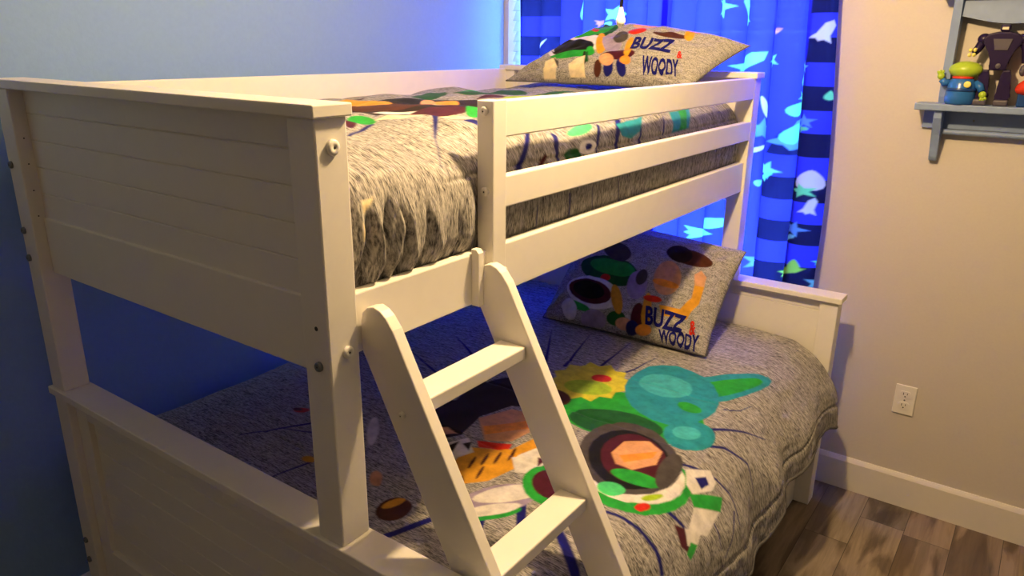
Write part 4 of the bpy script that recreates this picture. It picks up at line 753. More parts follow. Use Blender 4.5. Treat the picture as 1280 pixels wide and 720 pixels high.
# window
win = empty('window_1', (0.61, YW + .10, WZ0))
struct(win)
bm = bmesh.new()
fw = 0.045
box(bm, WX0, WX0 + fw, YW + .07, YW + .12, WZ0, WZ1)
box(bm, WX1 - fw, WX1, YW + .07, YW + .12, WZ0, WZ1)
box(bm, WX0 + fw, WX1 - fw, YW + .07, YW + .12, WZ0, WZ0 + fw)
box(bm, WX0 + fw, WX1 - fw, YW + .07, YW + .12, WZ1 - fw, WZ1)
box(bm, WX0 + fw, WX1 - fw, YW + .075, YW + .115, 1.40, 1.44)
part('window_frame', bm, M['trim'], win)
part('pane', bx(WX0 + fw, WX1 - fw, YW + .093, YW + .098, WZ0 + fw, WZ1 - fw), M['pane'], win)
bm = bmesh.new()
k = 0
z = WZ0 + .03
while z < WZ1 - .06:
    vs = [bm.verts.new((x, YW + .033 + d * .5 * .026, z + d * .5 * .041)) for x, d in ((WX0 + .012, -1), (WX1 - .012, -1), (WX1 - .012, 1), (WX0 + .012, 1))]
    bm.faces.new(vs)
    z += .043
bl = empty('window_blind', (0.61, YW + .035, WZ1 - .05))
tag(bl, 'white slatted window blind showing through the blue curtain', 'window blind')
so = part('slats', bm, M['slat'], bl)
md = so.modifiers.new('thick', 'SOLIDIFY'); md.thickness = 0.0025
part('headrail', bx(WX0 + .005, WX1 - .005, YW + .012, YW + .058, WZ1 - .045, WZ1 - .001, bev=.003), M['trim'], bl)

# ----------------------------------------------------------------- curtains
ROD_Y, ROD_Z = 2.075, 2.22
rod = empty('curtain_rod', (0.6, ROD_Y, ROD_Z))
tag(rod, 'dark curtain rod above the window out of frame', 'curtain rod')
part('rod', tube(bmesh.new(), [(-.10, ROD_Y, ROD_Z), (1.42, ROD_Y, ROD_Z)], .011, 12), M['dark'], rod)
for fx in (-.10, 1.42):
    part('finial', ellipsoid(bmesh.new(), (fx, ROD_Y, ROD_Z), (.022, .022, .022)), M['dark'], rod)
for fx in (-.05, 1.36):
    part('bracket', bx(fx - .01, fx + .01, ROD_Y, YW, ROD_Z - .02, ROD_Z + .008, bev=.002), M['dark'], rod)

CUR_DYE = dict(royal=(0.040, 0.047, 0.82), deep=(0.03, 0.028, 0.42), navy=(0.012, 0.014, 0.075), cyan=(0.20, 0.62, 0.75), mint=(0.16, 0.72, 0.35),  # deep: royal darkened to paint in the shade of bunched fabric
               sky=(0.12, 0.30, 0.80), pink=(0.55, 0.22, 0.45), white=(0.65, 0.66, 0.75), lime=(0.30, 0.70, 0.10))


def blob(cx, cz, r, n, amp, ph, sq=1.0):
    return [(cx + r * (1 + amp * math.sin(k * ph + ph)) * math.cos(2 * PI * k / n), cz + sq * r * (1 + amp * math.sin(k * ph + ph)) * math.sin(2 * PI * k / n)) for k in range(n)]


def leaf(cx, cz, L, w, a):
    c, s = math.cos(a), math.sin(a)
    o = []
    for k in range(16):
        t = 2 * PI * k / 16
        u, v = L * math.cos(t), w * math.sin(t) * (1 - 0.5 * math.cos(t))
        o.append((cx + c * u - s * v, cz + s * u + c * v))
    return o


def motif(i, cx, cz, L, w, a):
    if i % 3 == 0:      # five-pointed star
        r = .62 * (L + w)
        return [(cx + (r if k % 2 == 0 else r * .45) * math.cos(a + k * PI / 5), cz + (r if k % 2 == 0 else r * .45) * math.sin(a + k * PI / 5)) for k in range(10)]
    if i % 3 == 1:      # rocket
        o = [(1, 0), (.6, .7), (-.4, .8), (-1, 1.5), (-.85, .5), (-1.05, 0), (-.85, -.5), (-1, -1.5), (-.4, -.8), (.6, -.7)]
        return [(cx + L * p * math.cos(a) - w * .8 * q * math.sin(a), cz + L * p * math.sin(a) + w * .8 * q * math.cos(a)) for p, q in o]
    return leaf(cx, cz, L * .8, w * .9, a)


def make_curtain(name, x0, x1, folds, seed, flare, navy_cols, motifs, label, famp, shade_cols, yoff=0.0):
    nx, nz = 420, 460
    u = np.linspace(0, 1, nx)[None, :]
    zz = np.linspace(0.70, ROD_Z + .03, nz)[:, None]
    low = sstep(ROD_Z, 1.0, zz)
    ph = u * folds * 2 * PI + 0.5 * np.sin(u * 5 + seed)
    amp = famp * (0.75 + 0.5 * vnoise(u * 4 + seed, u * 0 + 1.5))
    pinch = 1 - 0.93 * np.exp(-((zz - ROD_Z) / .025) ** 2)
    Xc = x0 + (x1 - x0) * u + flare * low * (u if flare > 0 else (1 - u)) + 0.023 * np.cos(ph + 0.6 * vnoise(u * 3 + 9, zz * 1.5)) * (0.5 + 0.5 * low)
    Yc = ROD_Y - 0.013 + yoff * low + (amp * np.sin(ph + 0.35 * vnoise(u * 3, zz * 2.5)) + 0.006 * vnoise(u * 9, zz * 3)) * pinch
    X, Y, Z = np.broadcast_to(Xc, (nz, nx)).copy(), np.broadcast_to(Yc, (nz, nx)).copy(), np.broadcast_to(zz, (nz, nx)).copy()
    cu = np.broadcast_to(x0 + (x1 - x0) * u, (nz, nx))
    dye = np.zeros((nz, nx, 4), np.float32)
    dye[..., :3] = CUR_DYE['royal']
    dye[..., 3] = 1
    band = np.mod((Z - 0.805) / 0.1585, 1.0)
    d = np.minimum(np.abs(band), np.abs(band - 0.5))
    inb = (band < 0.5)
    for a, b in shade_cols:  # painted shade
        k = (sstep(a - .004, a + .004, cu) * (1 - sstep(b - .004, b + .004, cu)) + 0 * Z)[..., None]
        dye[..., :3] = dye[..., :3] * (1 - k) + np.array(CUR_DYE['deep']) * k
    for a, b in navy_cols:
        if a > .5:
            a = a + .13 * sstep(1.15, 1.65, Z)
        k = (sstep(a - .004, a + .004, cu) * (1 - sstep(b - .004, b + .004, cu)) * inb)[..., None]
        dye[..., :3] = dye[..., :3] * (1 - k) + np.array(CUR_DYE['navy']) * k
    for c, pts in motifs:
        a = np.array(pts)
        m = (cu > a[:, 0].min() - .01) & (cu < a[:, 0].max() + .01) & (Z > a[:, 1].min() - .01) & (Z < a[:, 1].max() + .01)
        if not m.any():
            continue
        k = np.clip(0.5 - poly_sd(cu[m], Z[m], pts) / .004, 0, 1)[:, None]
        v = dye[m]
        v[:, :3] = v[:, :3] * (1 - k) + np.array(CUR_DYE[c]) * k
        dye[m] = v
    me = grid_mesh(name, X, Y, Z, cu, Z, dye)
    o = link_mesh(name, me, M['curtain'])
    tag(o, label, 'curtain')
    return o


mot = []
for c, x, z_, L, w, a in [('cyan', .105, 1.60, .030, .010, 1.0), ('white', .12, 1.63, .045, .006, .9), ('cyan', .30, 1.78, .05, .016, 1.4), ('cyan', .46, 1.76, .045, .014, 1.3),
                          ('pink', .385, 1.73, .02, .012, .3), ('cyan', .44, 1.72, .02, .014, .8), ('cyan', .62, 1.64, .05, .02, .6), ('cyan', .45, .96, .03, .018, .2)]:
    mot.append((c, motif(len(mot), x, z_, L, w, a)))
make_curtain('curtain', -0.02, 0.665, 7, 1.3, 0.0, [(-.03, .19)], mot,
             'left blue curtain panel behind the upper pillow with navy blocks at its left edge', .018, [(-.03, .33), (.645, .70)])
mot = []
for c, x, z_, L, w, a in [('cyan', .90, 1.78, .05, .016, 1.3), ('cyan', .97, 1.77, .05, .016, 1.9), ('pink', 1.10, 1.70, .02, .010, .4), ('cyan', 1.085, 1.60, .026, .02, .8),
                          ('cyan', 1.00, 1.59, .060, .030, .7), ('white', 1.05, 1.44, .05, .012, 1.9), ('sky', 1.045, 1.36, .05, .020, 1.5), ('white', 1.035, 1.29, .03, .012, .5),
                          ('mint', 1.155, 1.44, .035, .020, .9), ('mint', 1.175, 1.48, .022, .012, 2.2), ('sky', 1.165, 1.355, .060, .045, 1.2), ('mint', 1.150, 1.355, .048, .024, 1.2), ('sky', 1.215, 1.40, .022, .018, .4), ('mint', 1.215, 1.375, .012, .010, .2),
                          ('cyan', 1.18, 1.54, .030, .012, 1.3), ('cyan', 1.19, 1.58, .02, .014, .2), ('white', 1.24, 1.70, .035, .020, 1.2), ('mint', 1.255, 1.49, .020, .010, 1.5),
                          ('cyan', 1.10, 1.22, .030, .024, 1.2), ('mint', 1.105, 1.20, .020, .010, .9), ('white', 1.235, 1.20, .045, .026, 1.5), ('mint', 1.225, 1.16, .028, .014, .6), ('white', 1.24, 1.11, .03, .012, 1.4), ('cyan', 1.05, 1.17, .018, .012, .4),
                          ('sky', 1.215, 1.02, .03, .016, 1.3), ('cyan', 1.205, .985, .022, .012, .6), ('white', 1.07, .93, .035, .014, 1.8), ('sky', 1.065, .87, .04, .022, 1.4), ('lime', 1.20, .855, .050, .018, .5), ('lime', 1.225, .885, .03, .012, 1.5), ('cyan', 1.27, .825, .035, .014, .1), ('mint', 1.28, .91, .024, .014, .6),
                          ('cyan', .93, 1.00, .060, .020, .5), ('cyan', .985, 1.04, .030, .024, .3), ('cyan', .88, .95, .050, .022, .1)]:
    mot.append((c, motif(len(mot), x, z_, L, w, a)))
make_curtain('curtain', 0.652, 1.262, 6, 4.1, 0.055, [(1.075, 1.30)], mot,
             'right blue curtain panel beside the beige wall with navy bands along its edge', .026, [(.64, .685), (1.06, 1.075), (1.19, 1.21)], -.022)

# ----------------------------------------------------------------- bunk bed
X1 = 1.0952
bed = empty('bunk_bed', (0.6, 0.98, 0))
tag(bed, 'white twin over full wooden bunk bed standing against the blue wall', 'bunk bed')
W, D = .0622, .0632
ZU, ZL, ZH = 1.5614, .8062, .826
LH = 1.912                                 # front of the head end
XL1 = 1.4678


def bolt_cap(pos, axis, parent, r=.0105, mat='cap'):
    """Round screw cap with its small dark hole, on a face that looks along axis."""
    sg = {'-y': ('y', -1), '+x': ('x', 1)}[axis]
    prof = [(r, 0), (r, .0035), (r * .85, .0058), (r * .2, .0062), (r * .16, .004), (0, .004)]
    b = lathe(bmesh.new(), [(a, sg[1] * h) for a, h in prof], pos, sg[0], 18)
    o = part('bolt_cap', b, M[mat], parent, True)
    p = list(pos)
    p[{'x': 0, 'y': 1}[sg[0]]] += sg[1] * .0062
    part('bolt_hole', lathe(bmesh.new(), [(r * .17, -sg[1] * .002), (r * .17, sg[1] * .0003), (0, sg[1] * .0003)], p, sg[0], 10), M['dark'], o)
    return o


def post(x0, y0, z0, z1, name='post'):
    return part(name, bx(x0, x0 + W, y0, y0 + D, z0, z1, bev=.003), M['white'], bed)


def cap_rail(x0, x1, y0, y1, z1, t=.02):
    return part('cap_rail', bx(x0, x1, y0, y1, z1 - t, z1, bev=.0025), M['white'], bed)


def panel(x0, x1, yf, thick, z0, z1, grooves, sgn=1):
    """Tongue-and-groove panel with V grooves cut between the boards, as one mesh. sgn=+1: the grooved face looks to -y."""
    g = .0022
    pts = [(yf + sgn * thick, z0), (yf, z0)]
    for q in grooves:
        pts += [(yf, q - g), (yf + sgn * .0028, q), (yf, q + g)]
    pts += [(yf, z1), (yf + sgn * thick, z1)]
    return part('panel', prism(bmesh.new(), pts, 'x', x0, x1), M['white'], bed)


# foot end, upper
pF = []
for xx in (.008, X1 - .008 - W):
    p = post(xx, .008, ZL, ZU - .02)
    pF.append(p)
cap_rail(0, X1, 0, .0775, ZU)
panel(.07, X1 - .07, .040, .018, 1.246, ZU - .02, [1.306, 1.366, 1.427, 1.487])
part('panel_rail', bx(.0702, X1 - .0702, .034, .062, 1.113, 1.247, bev=.003), M['white'], bed)
for z_ in (1.37, 1.215, 1.148):
    bolt_cap((.024, .008, z_), '-y', pF[0], .0085, 'steel')
for z_ in (1.432, 1.374, 1.313, 1.253):
    part('nail_hole', lathe(bmesh.new(), [(.0018, -.001), (.0018, .0004), (0, .0004)], (.0702, .0255, z_), 'x', 8), M['dark'], pF[0])
bolt_cap((X1 - .034, .008, 1.145), '-y', pF[1], .0085, 'steel')
part('nail_hole', lathe(bmesh.new(), [(.004, .001), (.004, -.0004), (0, -.0004)], (X1 - .036, .008, 1.21), 'y', 10), M['dark'], pF[1])
bolt_cap((X1 - .008, .040, 1.497), '+x', pF[1], .0125)
bolt_cap((X1 - .008, .045, 1.165), '+x', pF[1], .0105)
# foot end, lower
for xx in (.008, XL1 - .008 - W):
    p = post(xx, .008, 0, ZL - .02)
    if xx < .1:
        for z_ in (.353, .291):
            bolt_cap((.030, .008, z_), '-y', p, .0085, 'steel')
cap_rail(-.002, XL1, 0, .0775, ZL)
panel(.125, XL1 - .125, .040, .016, .345, ZL - .075, [.405, .465, .525, .585, .645, .700])
bm = bmesh.new()
for a, b in ((.0702, .125), (XL1 - .125, XL1 - .0702)):
    box(bm, a, b, .026, .062, .21, ZL - .02, bev=.002)
box(bm, .125, XL1 - .125, .026, .062, .735, ZL - .02, bev=.002)
box(bm, .125, XL1 - .125, .026, .062, .21, .345, bev=.002)
part('panel_frame', bm, M['white'], bed)
# head end, upper
for xx in (.008, X1 - .008 - W):
    post(xx, LH + .008, ZH, ZU - .02)
cap_rail(0, X1, LH, LH + .0775, ZU)
panel(.07, X1 - .07, LH + .030, .018, 1.246, ZU - .02, [1.306, 1.366, 1.427, 1.487])
part('panel_rail', bx(.0702, X1 - .0702, LH + .016, LH + .062, 1.113, 1.247, bev=.003), M['white'], bed)
# head end, lower
for xx in (.008, XL1 - .008 - W):
    post(xx, LH + .008, 0, ZH - .02)
cap_rail(-.002, XL1 + .003, LH - .004, LH + .0775, ZH)
panel(.0702, XL1 - .0702, LH + .022, .018, .345, ZH - .02, [ZH - .062])
part('panel_rail', bx(.0702, XL1 - .0702, LH + .016, LH + .062, .21, .345, bev=.003), M['white'], bed)
part('panel_rail', bx(.0702, XL1 - .14, LH + .014, LH + .040, ZH - .031, ZH - .02, bev=.002), M['white'], bed)
# long sides, upper
YA, YB = .0712, LH + .008
part('side_rail', bx(1.053, 1.078, YA, YB, 1.150, 1.255, bev=.003), M['white'], bed)
part('side_rail', bx(.017, .042, YA, YB, 1.150, 1.255, bev=.003), M['white'], bed)
gp = part('guard_post', prism(bmesh.new(), [(1.057, 1.2555), (1.0784, 1.2555), (1.0784, 1.160), (X1 + .001, 1.160), (X1 + .001, 1.5445), (1.057, 1.5445)], 'y', .426, .470, .0025), M['white'], bed)
bolt_cap((X1 + .001, .462, 1.206), '+x', gp, .0085)
bolt_cap((1.076, .426, 1.525), '-y', gp, .009)
bolt_cap((1.078, .426, 1.372), '-y', gp, .009)
part('guard_rail', bx(1.062, 1.087, .4702, YB - .0002, 1.473, 1.5435, bev=.003), M['white'], bed)
part('guard_rail', bx(1.062, 1.087, .4702, YB - .0002, 1.333, 1.397, bev=.003), M['white'], bed)
part('guard_rail', bx(.008, .030, YA, YB, 1.335, 1.547, bev=.003), M['white'], bed)
# long sides, lower
part('side_rail', bx(1.405, 1.430, YA, YB, .30, .40, bev=.003), M['white'], bed)
part('side_rail', bx(.017, .042, YA, YB, .30, .40, bev=.003), M['white'], bed)
part('base_rail', bx(1.376, 1.404, 1.612, YB, .0, .16, bev=.003), M['white'], bed)
for z_, xa, xb in ((.335, .0422, 1.4048), (1.165, .0422, 1.0528)):
    for i in range(10):
        yy = .16 + i * .18
        part('bed_slat', bx(xa, xb, yy, yy + .07, z_, z_ + .018, bev=.002), M['white'], bed)

# mattresses
for nm, x0, x1, z0, z1, lb in (('mattress', .060, 1.385, .3535, .600, 'full mattress under the lower comforter of the bunk bed'),
                               ('mattress', .060, 1.020, 1.1835, 1.410, 'twin mattress under the upper comforter of the bunk bed')):
    tag(part(nm, bx(x0, x1, .085, 1.895, z0, z1, bev=.045, seg=5), M['mattress'], None, True), lb, 'mattress')

# ----------------------------------------------------------------- ladder
lad = empty('ladder', (1.45, .25, 0))
tag(lad, 'white wooden ladder leaning on the side rail of the upper bunk', 'ladder')
SL = .530


def stile_x(z):
    return 1.1475 + SL * (1.216 - z)


def stile(y0, y1):
    dx = .100
    top = [(1.0815, 1.186), (1.0800, 1.205), (1.0850, 1.222), (1.097, 1.233), (1.112, 1.237), (1.127, 1.232), (1.138, 1.2235), (stile_x(1.205), 1.205)]
    o = [(p[0], p[1]) for p in top]
    o += [(stile_x(0.0), 0.0), (stile_x(0.0) - dx, 0.0), (1.0815, stile_rear_z(1.0815, dx))]
    return part('stile', prism(bmesh.new(), o, 'y', y0, y1, .0025), M['white'], lad)


def stile_rear_z(x, dx):
    return 1.216 - (x + dx - 1.1475) / SL


stile(.083, .107)
stile(.397, .421)
for zt in (1.086, .803, .520, .237):
    xf = stile_x(zt) - .016
    b = bx(xf - .062, xf, .1072, .3968, zt - .027, zt, bev=.003)
    part('rung', b, M['white'], lad)
hk = [(1.0785, 1.16), (1.0785, 1.262), (1.083, 1.2665), (1.0925, 1.2665), (1.098, 1.260), (1.098, 1.232), (1.0805, 1.19)]
for y0 in (.380,):
    part('hook', prism(bmesh.new(), [(1.0785, 1.15), (1.0785, 1.2660), (1.0900, 1.2660), (1.0965, 1.2590), (1.0965, 1.15)], 'y', y0, y0 + .0165, .001), M['white'], lad)
bolt_cap((1.17, .083, 1.06), '-y', [c for c in lad.children if c.name.startswith('stile')][0], .006)

# ----------------------------------------------------------------- bedding
def comforter(name, profile, y0, y1, step, shapes, disp, label, hem_r=.006):
    o, s = mkprof(profile)
    ns = int(s[-1] / step)
    ny = int((y1 - y0) / step)
    sv = np.linspace(0, s[-1], ns)
    xv, zv = np.interp(sv, s, o[:, 0]), np.interp(sv, s, o[:, 1])
    tx, tz = np.gradient(xv, sv), np.gradient(zv, sv)
    nl = np.hypot(tx, tz)
    nxv, nzv = -tz / nl, tx / nl
    yv = np.linspace(y0, y1, ny)
    S, Y = np.meshgrid(sv, yv)
    X = np.broadcast_to(xv, S.shape).copy()
    Z = np.broadcast_to(zv, S.shape).copy()
    dn, dx, dz, dy = disp(S, Y, X, Z, s[-1])
    NX, NZ = np.broadcast_to(nxv, S.shape), np.broadcast_to(nzv, S.shape)
    dye = dye_print(S, Y, shapes, .004)
    Xf, Zf, Yf = X + NX * dn + dx, Z + NZ * dn + dz, Y + dy
    me = grid_mesh(name, Xf, Yf, Zf, S, Y, dye)
    ob = link_mesh(name, me, M['heather'])
    md = ob.modifiers.new('thick', 'SOLIDIFY')
    md.thickness = .010
    md.offset = -1
    tag(ob, label, 'comforter')
    pts = [(Xf[i, -1], Yf[i, -1], Zf[i, -1]) for i in range(0, ny, 6)]
    part('piping', tube(bmesh.new(), pts, hem_r, 6), M['piping'], ob, True)
    return ob


def disp_low(S, Y, X, Z, smax):
    top = sstep(.60, .64, Z)
    side = 1 - sstep(.45, .60, Z)
    right = (X > .7)
    dn = .004 * vnoise(S * 6, Y * 7) * top + .002 * vnoise(S * 22, Y * 16)
    # shallow quilt channels
    dn += -.003 * np.exp(-((np.mod(Y + .1, .30) - .15) / .006) ** 2) * top
    # drop side: soft vertical flutes and the stitched hem band
    fl = .010 * np.sin(Y * 17 + 1.3 * np.sin(Y * 5)) + .008 * vnoise(Y * 9 + 3, S * 1.5)
    dn += fl * side * right
    dn += .0022 * vnoise(S * 40, Y * 30) * side * right
    dn -= .005 * np.exp(-((S - (smax - .085)) / .007) ** 2) * right
    # the ladder presses the cover in against the bed side
    press = np.exp(-((Y - .25) / .30) ** 4)
    dx = -press * (.10 * sstep(1.34, 1.50, X))
    # hem swings, longest by the head post
    hy = [.08, .88, .95, 1.03, 1.14, 1.22, 1.30, 1.38, 1.46, 1.54, 1.64, 1.75, 1.83, 1.91]
    hz = [.355, .36, .335, .318, .325, .375, .405, .405, .398, .428, .418, .398, .385, .355]
    yy_ = Y[:, 0]
    hem = np.interp(yy_, hy, hz) + .004 * vnoise(yy_ * 25, yy_ * 0)
    dz = right * ((hem - .345)[:, None]) * sstep(smax - .26, smax, S)
    dz = dz + np.where(X < 0.1, .01 * vnoise(Y * 6, S * 0 + 4), 0) * (1 - top)
    dy = 0 * S
    return dn, dx, dz, dy


comforter('comforter', LOWER_PROFILE, .086, 1.908, .0036, PRINT_LOWER, disp_low,
          'printed heather grey comforter with teal and green motifs on the lower bunk')


def disp_up(S, Y, X, Z, smax):
    top = sstep(1.40, 1.47, Z)
    right = (X > .6)
    drop = (1 - sstep(1.30, 1.46, Z)) * right
    dn = (.012 * vnoise(S * 5, Y * 6) + .008 * vnoise(S * 13, Y * 15)) * top
    dn -= right * (1 - top) * .004 * np.exp(-((Z - 1.402) / .004) ** 2) * sstep(.30, .36, Y)
    # plump puckers on the side between rails
    calm = 1 - .8 * (1 - sstep(.40, .47, Y))
    dn = dn + right * (1 - top) * calm * (.0025 * np.sin(Y * 48 + 4 * np.sin(Y * 11)) * (.5 + vnoise(Y * 7, S * 3)) + .004 * vnoise(Y * 33, S * 12))
    # the open stretch by the ladder: it bulges out over the rail, with deep folds
    op = sstep(.085, .11, Y) * (1 - sstep(.395, .425, Y))
    dx = right * op * (.020 * (1 - sstep(1.43, 1.475, Z)) * sstep(1.24, 1.30, Z))
    fold = np.zeros_like(S)
    for c, w, a in ((.118, .010, -.022), (.140, .008, .014), (.163, .007, -.026), (.184, .008, .012), (.205, .006, -.020), (.225, .010, .010), (.262, .006, -.012), (.29, .012, .008), (.352, .006, -.007), (.385, .010, .005)):
        cc = c + .10 * (Z - 1.32) * (1 if c < .2 else .3) + .006 * np.sin(Z * 40 + c * 90)
        fold += a * np.exp(-((Y - cc) / w) ** 2) * sstep(1.415 - .25 * np.abs(c - .17), 1.35 - .25 * np.abs(c - .17), Z)
    dn = dn + right * op * fold * sstep(1.20, 1.27, Z)
    dn = np.where(right & (Z < 1.258), np.minimum(dn, .0), dn)
    dz = 0 * S
    return dn, dx, dz, 0 * S


comforter('comforter', UPPER_PROFILE, .084, 1.906, .0034, PRINT_UPPER, disp_up,
          'printed heather grey comforter with navy streaks on the upper bunk behind the guard rails', .003)


# pillows -----------------------------------------------------------
def pillow_fn(q, lift, back):
    q = [np.array(p, float) for p in q]
    n = np.cross(q[1] - q[0], q[3] - q[0])
    n /= np.linalg.norm(n)

    def f(a, b, side=1, extra=0.0):
        a = np.asarray(a, float); b = np.asarray(b, float)
        # edges bow in between the pointed corners
        aa = a * (1 - .045 * (1 - b * b) * np.abs(a)); bb = b * (1 - .02 * (1 - a * a) * np.abs(b))
        base = ((1 - aa)[..., None] * (1 - bb)[..., None] * q[0] + (1 + aa)[..., None] * (1 - bb)[..., None] * q[1]
                + (1 + aa)[..., None] * (1 + bb)[..., None] * q[2] + (1 - aa)[..., None] * (1 + bb)[..., None] * q[3]) / 4
        h = np.sqrt(np.clip(1 - np.abs(a) ** 2.5, 0, 1) * np.clip(1 - np.abs(b) ** 2.5, 0, 1))
        wr = .007 * vnoise(a * 3 + 5, b * 3 + 2) + .004 * vnoise(a * 9, b * 7)
        # creases running in from the corners
        for ca, cb in ((1, 1), (1, -1), (-1, 1), (-1, -1)):
            rr = np.hypot(a - ca, b - cb)
            th = np.arctan2(b - cb, a - ca)
            wr = wr + .007 * np.sin(th * 13 + ca) * np.exp(-((rr - .32) / .22) ** 2)
        edge = sstep(0, .25, np.minimum(1 - np.abs(a), 1 - np.abs(b)))
        hh = side * ((lift if side > 0 else back) * h + extra) + wr * edge
        return base + hh[..., None] * n
    return f


def text_tris(s, squash):
    cu = bpy.data.curves.new('tmp', 'FONT')
    cu.body = s
    cu.size = 1.0
    cu.offset = .036
    cu.resolution_u = 3
    o = bpy.data.objects.new('tmp', cu)
    COLL.objects.link(o)
    dg = bpy.context.evaluated_depsgraph_get()
    me = bpy.data.meshes.new_from_object(o.evaluated_get(dg))
    bm = bmesh.new()
    bm.from_mesh(me)
    bmesh.ops.triangulate(bm, faces=bm.faces)
    for _ in range(4):
        es = [e for e in bm.edges if e.calc_length() > .10]
        if es:
            bmesh.ops.subdivide_edges(bm, edges=es, cuts=1)
            bmesh.ops.triangulate(bm, faces=bm.faces)
    bm.verts.ensure_lookup_table()
    vs = np.array([v.co[:2] for v in bm.verts])
    fs = [[v.index for v in f.verts] for f in bm.faces]
    bm.free()
    bpy.data.meshes.remove(me)
    bpy.data.objects.remove(o)
    bpy.data.curves.remove(cu)
    lo, hi = vs.min(0), vs.max(0)
    return (vs - lo) / (hi - lo), fs


def pillow(name, q, lift, back, shapes, words, label):
    f = pillow_fn(q, lift, back)
    n = 260
    g = np.sin(np.linspace(-PI / 2, PI / 2, n)) * .5 + np.linspace(-1, 1, n) * .5
    A, B = np.meshgrid(g, g)
    front = f(A, B, 1)
    rear = f(A, B, -1)
    dye = dye_print(A, B, shapes, .012)
    wx, wy = np.linalg.norm(np.array(q[1]) - np.array(q[0])), np.linalg.norm(np.array(q[3]) - np.array(q[0]))
    me1 = grid_mesh(name, front[..., 0], front[..., 1], front[..., 2], A * wx / 2, B * wy / 2, dye)
    me2 = grid_mesh(name + '_rear', rear[:, ::-1, 0], rear[:, ::-1, 1], rear[:, ::-1, 2], A * wx / 2, B * wy / 2, np.zeros(A.shape + (4,), np.float32))
    bm = bmesh.new()
    bm.from_mesh(me1)
    bm.from_mesh(me2)
    bpy.data.meshes.remove(me2)
    bmesh.ops.remove_doubles(bm, verts=bm.verts, dist=1e-5)
    lay = bm.verts.layers.float_color['dye']
    for s, quad, ink in words:
        vs, fs = text_tris(s, 1)
        quad = np.array(quad, float)
        u, v = vs[:, :1], vs[:, 1:]
        ab = (1 - u) * (1 - v) * quad[0] + u * (1 - v) * quad[1] + u * v * quad[2] + (1 - u) * v * quad[3]
        co = f(ab[:, 0], ab[:, 1], 1, .0022)
        nv = []
        c = rgb(*INK[ink])
        for p in co:
            w = bm.verts.new(p)
            w[lay] = c
            nv.append(w)
        for t in fs:
            try:
                bm.faces.new([nv[i] for i in t])
            except ValueError:
                pass
    bm.to_mesh(me1)
    bm.free()
    me1.shade_smooth()
    ob = link_mesh(name, me1, M['heather_case'])
    tag(ob, label, 'pillow')
    edge = [f(np.array(t), np.array(-1.0)) for t in np.linspace(-1, 1, 40)] + [f(np.array(1.0), np.array(t)) for t in np.linspace(-1, 1, 30)] \
        + [f(np.array(t), np.array(1.0)) for t in np.linspace(1, -1, 40)] + [f(np.array(-1.0), np.array(t)) for t in np.linspace(1, -1, 30)]
    part('piping', tube(bmesh.new(), [tuple(p) for p in edge], .0025, 6), M['piping'], ob, True)
    return ob


pillow('pillow', PILLOW_LOWER, .085, .05, PRINT_PILLOW_LOWER, WORDS_LOWER,
       'printed grey pillow with navy lettering propped on the lower bunk')
pillow('pillow', PILLOW_UPPER, .09, .03, PRINT_PILLOW_UPPER, WORDS_UPPER,
       'printed grey pillow with navy lettering at the head of the upper bunk')

# ----------------------------------------------------------------- outlet
out = empty('wall_outlet', (1.691, YW, .426))
tag(out, 'white electrical wall outlet with two sockets on the beige wall', 'outlet')
OX0, OX1, OZ0, OZ1 = 1.656, 1.726, .369, .483
part('cover_plate', bx(OX0, OX1, YW - .006, YW, OZ0, OZ1, bev=.0025), M['outlet'], out)
for cz in (.4045, .4475):
    cxm = (OX0 + OX1) / 2
    pts = []
    for k in range(28):
        a = 2 * PI * k / 28
        pts.append((cxm + max(-.0168, min(.0168, .0185 * math.cos(a))), cz + max(-.0135, min(.0135, .0185 * math.sin(a)))))
    so = part('socket', prism(bmesh.new(), pts, 'y', YW - .0085, YW - .0058), M['outlet'], out)
    bm = bmesh.new()
    box(bm, cxm - .0075, cxm - .0052, YW - .0088, YW - .0080, cz - .001, cz + .0085)
    box(bm, cxm + .0052, cxm + .0072, YW - .0088, YW - .0080, cz + .0005, cz + .0078)
    lathe(bm, [(.0026, -.0003), (.0026, .0005), (0, .0005)], (cxm, YW - .0085, cz - .0068), 'y', 10)
    part('slot', bm, M['dark'], so)
part('screw', lathe(bmesh.new(), [(.003, 0), (.003, -.0015), (0, -.002)], ((OX0 + OX1) / 2, YW - .006, .426), 'y', 12), M['steel'], out)

# ----------------------------------------------------------------- shelf
YS = 2.035                                 # front of the shelf board
sh = empty('wall_shelf', (1.88, YW, 1.46))
tag(sh, 'slate blue wooden wall shelf with curved brackets holding toys', 'shelf')
SX0, SX1, SZ = 1.570, 2.190, 1.480
part('shelf_board', bx(SX0, SX1, YS, YW - .001, SZ - .021, SZ, bev=.003), M['shelf'], sh)
for x0 in (1.627, 2.110):
    # upper side: hollow front curve, wider at the top
    p = [(YW - .001, SZ + .0002), (2.098, SZ + .0002), (2.088, SZ + .02), (2.080, SZ + .06), (2.076, SZ + .12), (2.073, SZ + .19), (2.066, SZ + .25), (2.058, SZ + .315), (YW - .001, SZ + .315)]
    part('side_panel', prism(bmesh.new(), p, 'x', x0, x0 + .024, .002), M['shelf'], sh)
    # lower bracket: deep at the board, running down to a rounded tail
    p = [(YW - .001, SZ - .0212), (2.050, SZ - .0212), (2.050, SZ - .045), (2.062, SZ - .068), (2.080, SZ - .10), (2.094, SZ - .14), (2.101, SZ - .172), (2.107, SZ - .183), (2.117, SZ - .188), (2.127, SZ - .184), (YW - .001, SZ - .172)]
    part('bracket', prism(bmesh.new(), p, 'x', x0, x0 + .024, .003), M['shelf'], sh)
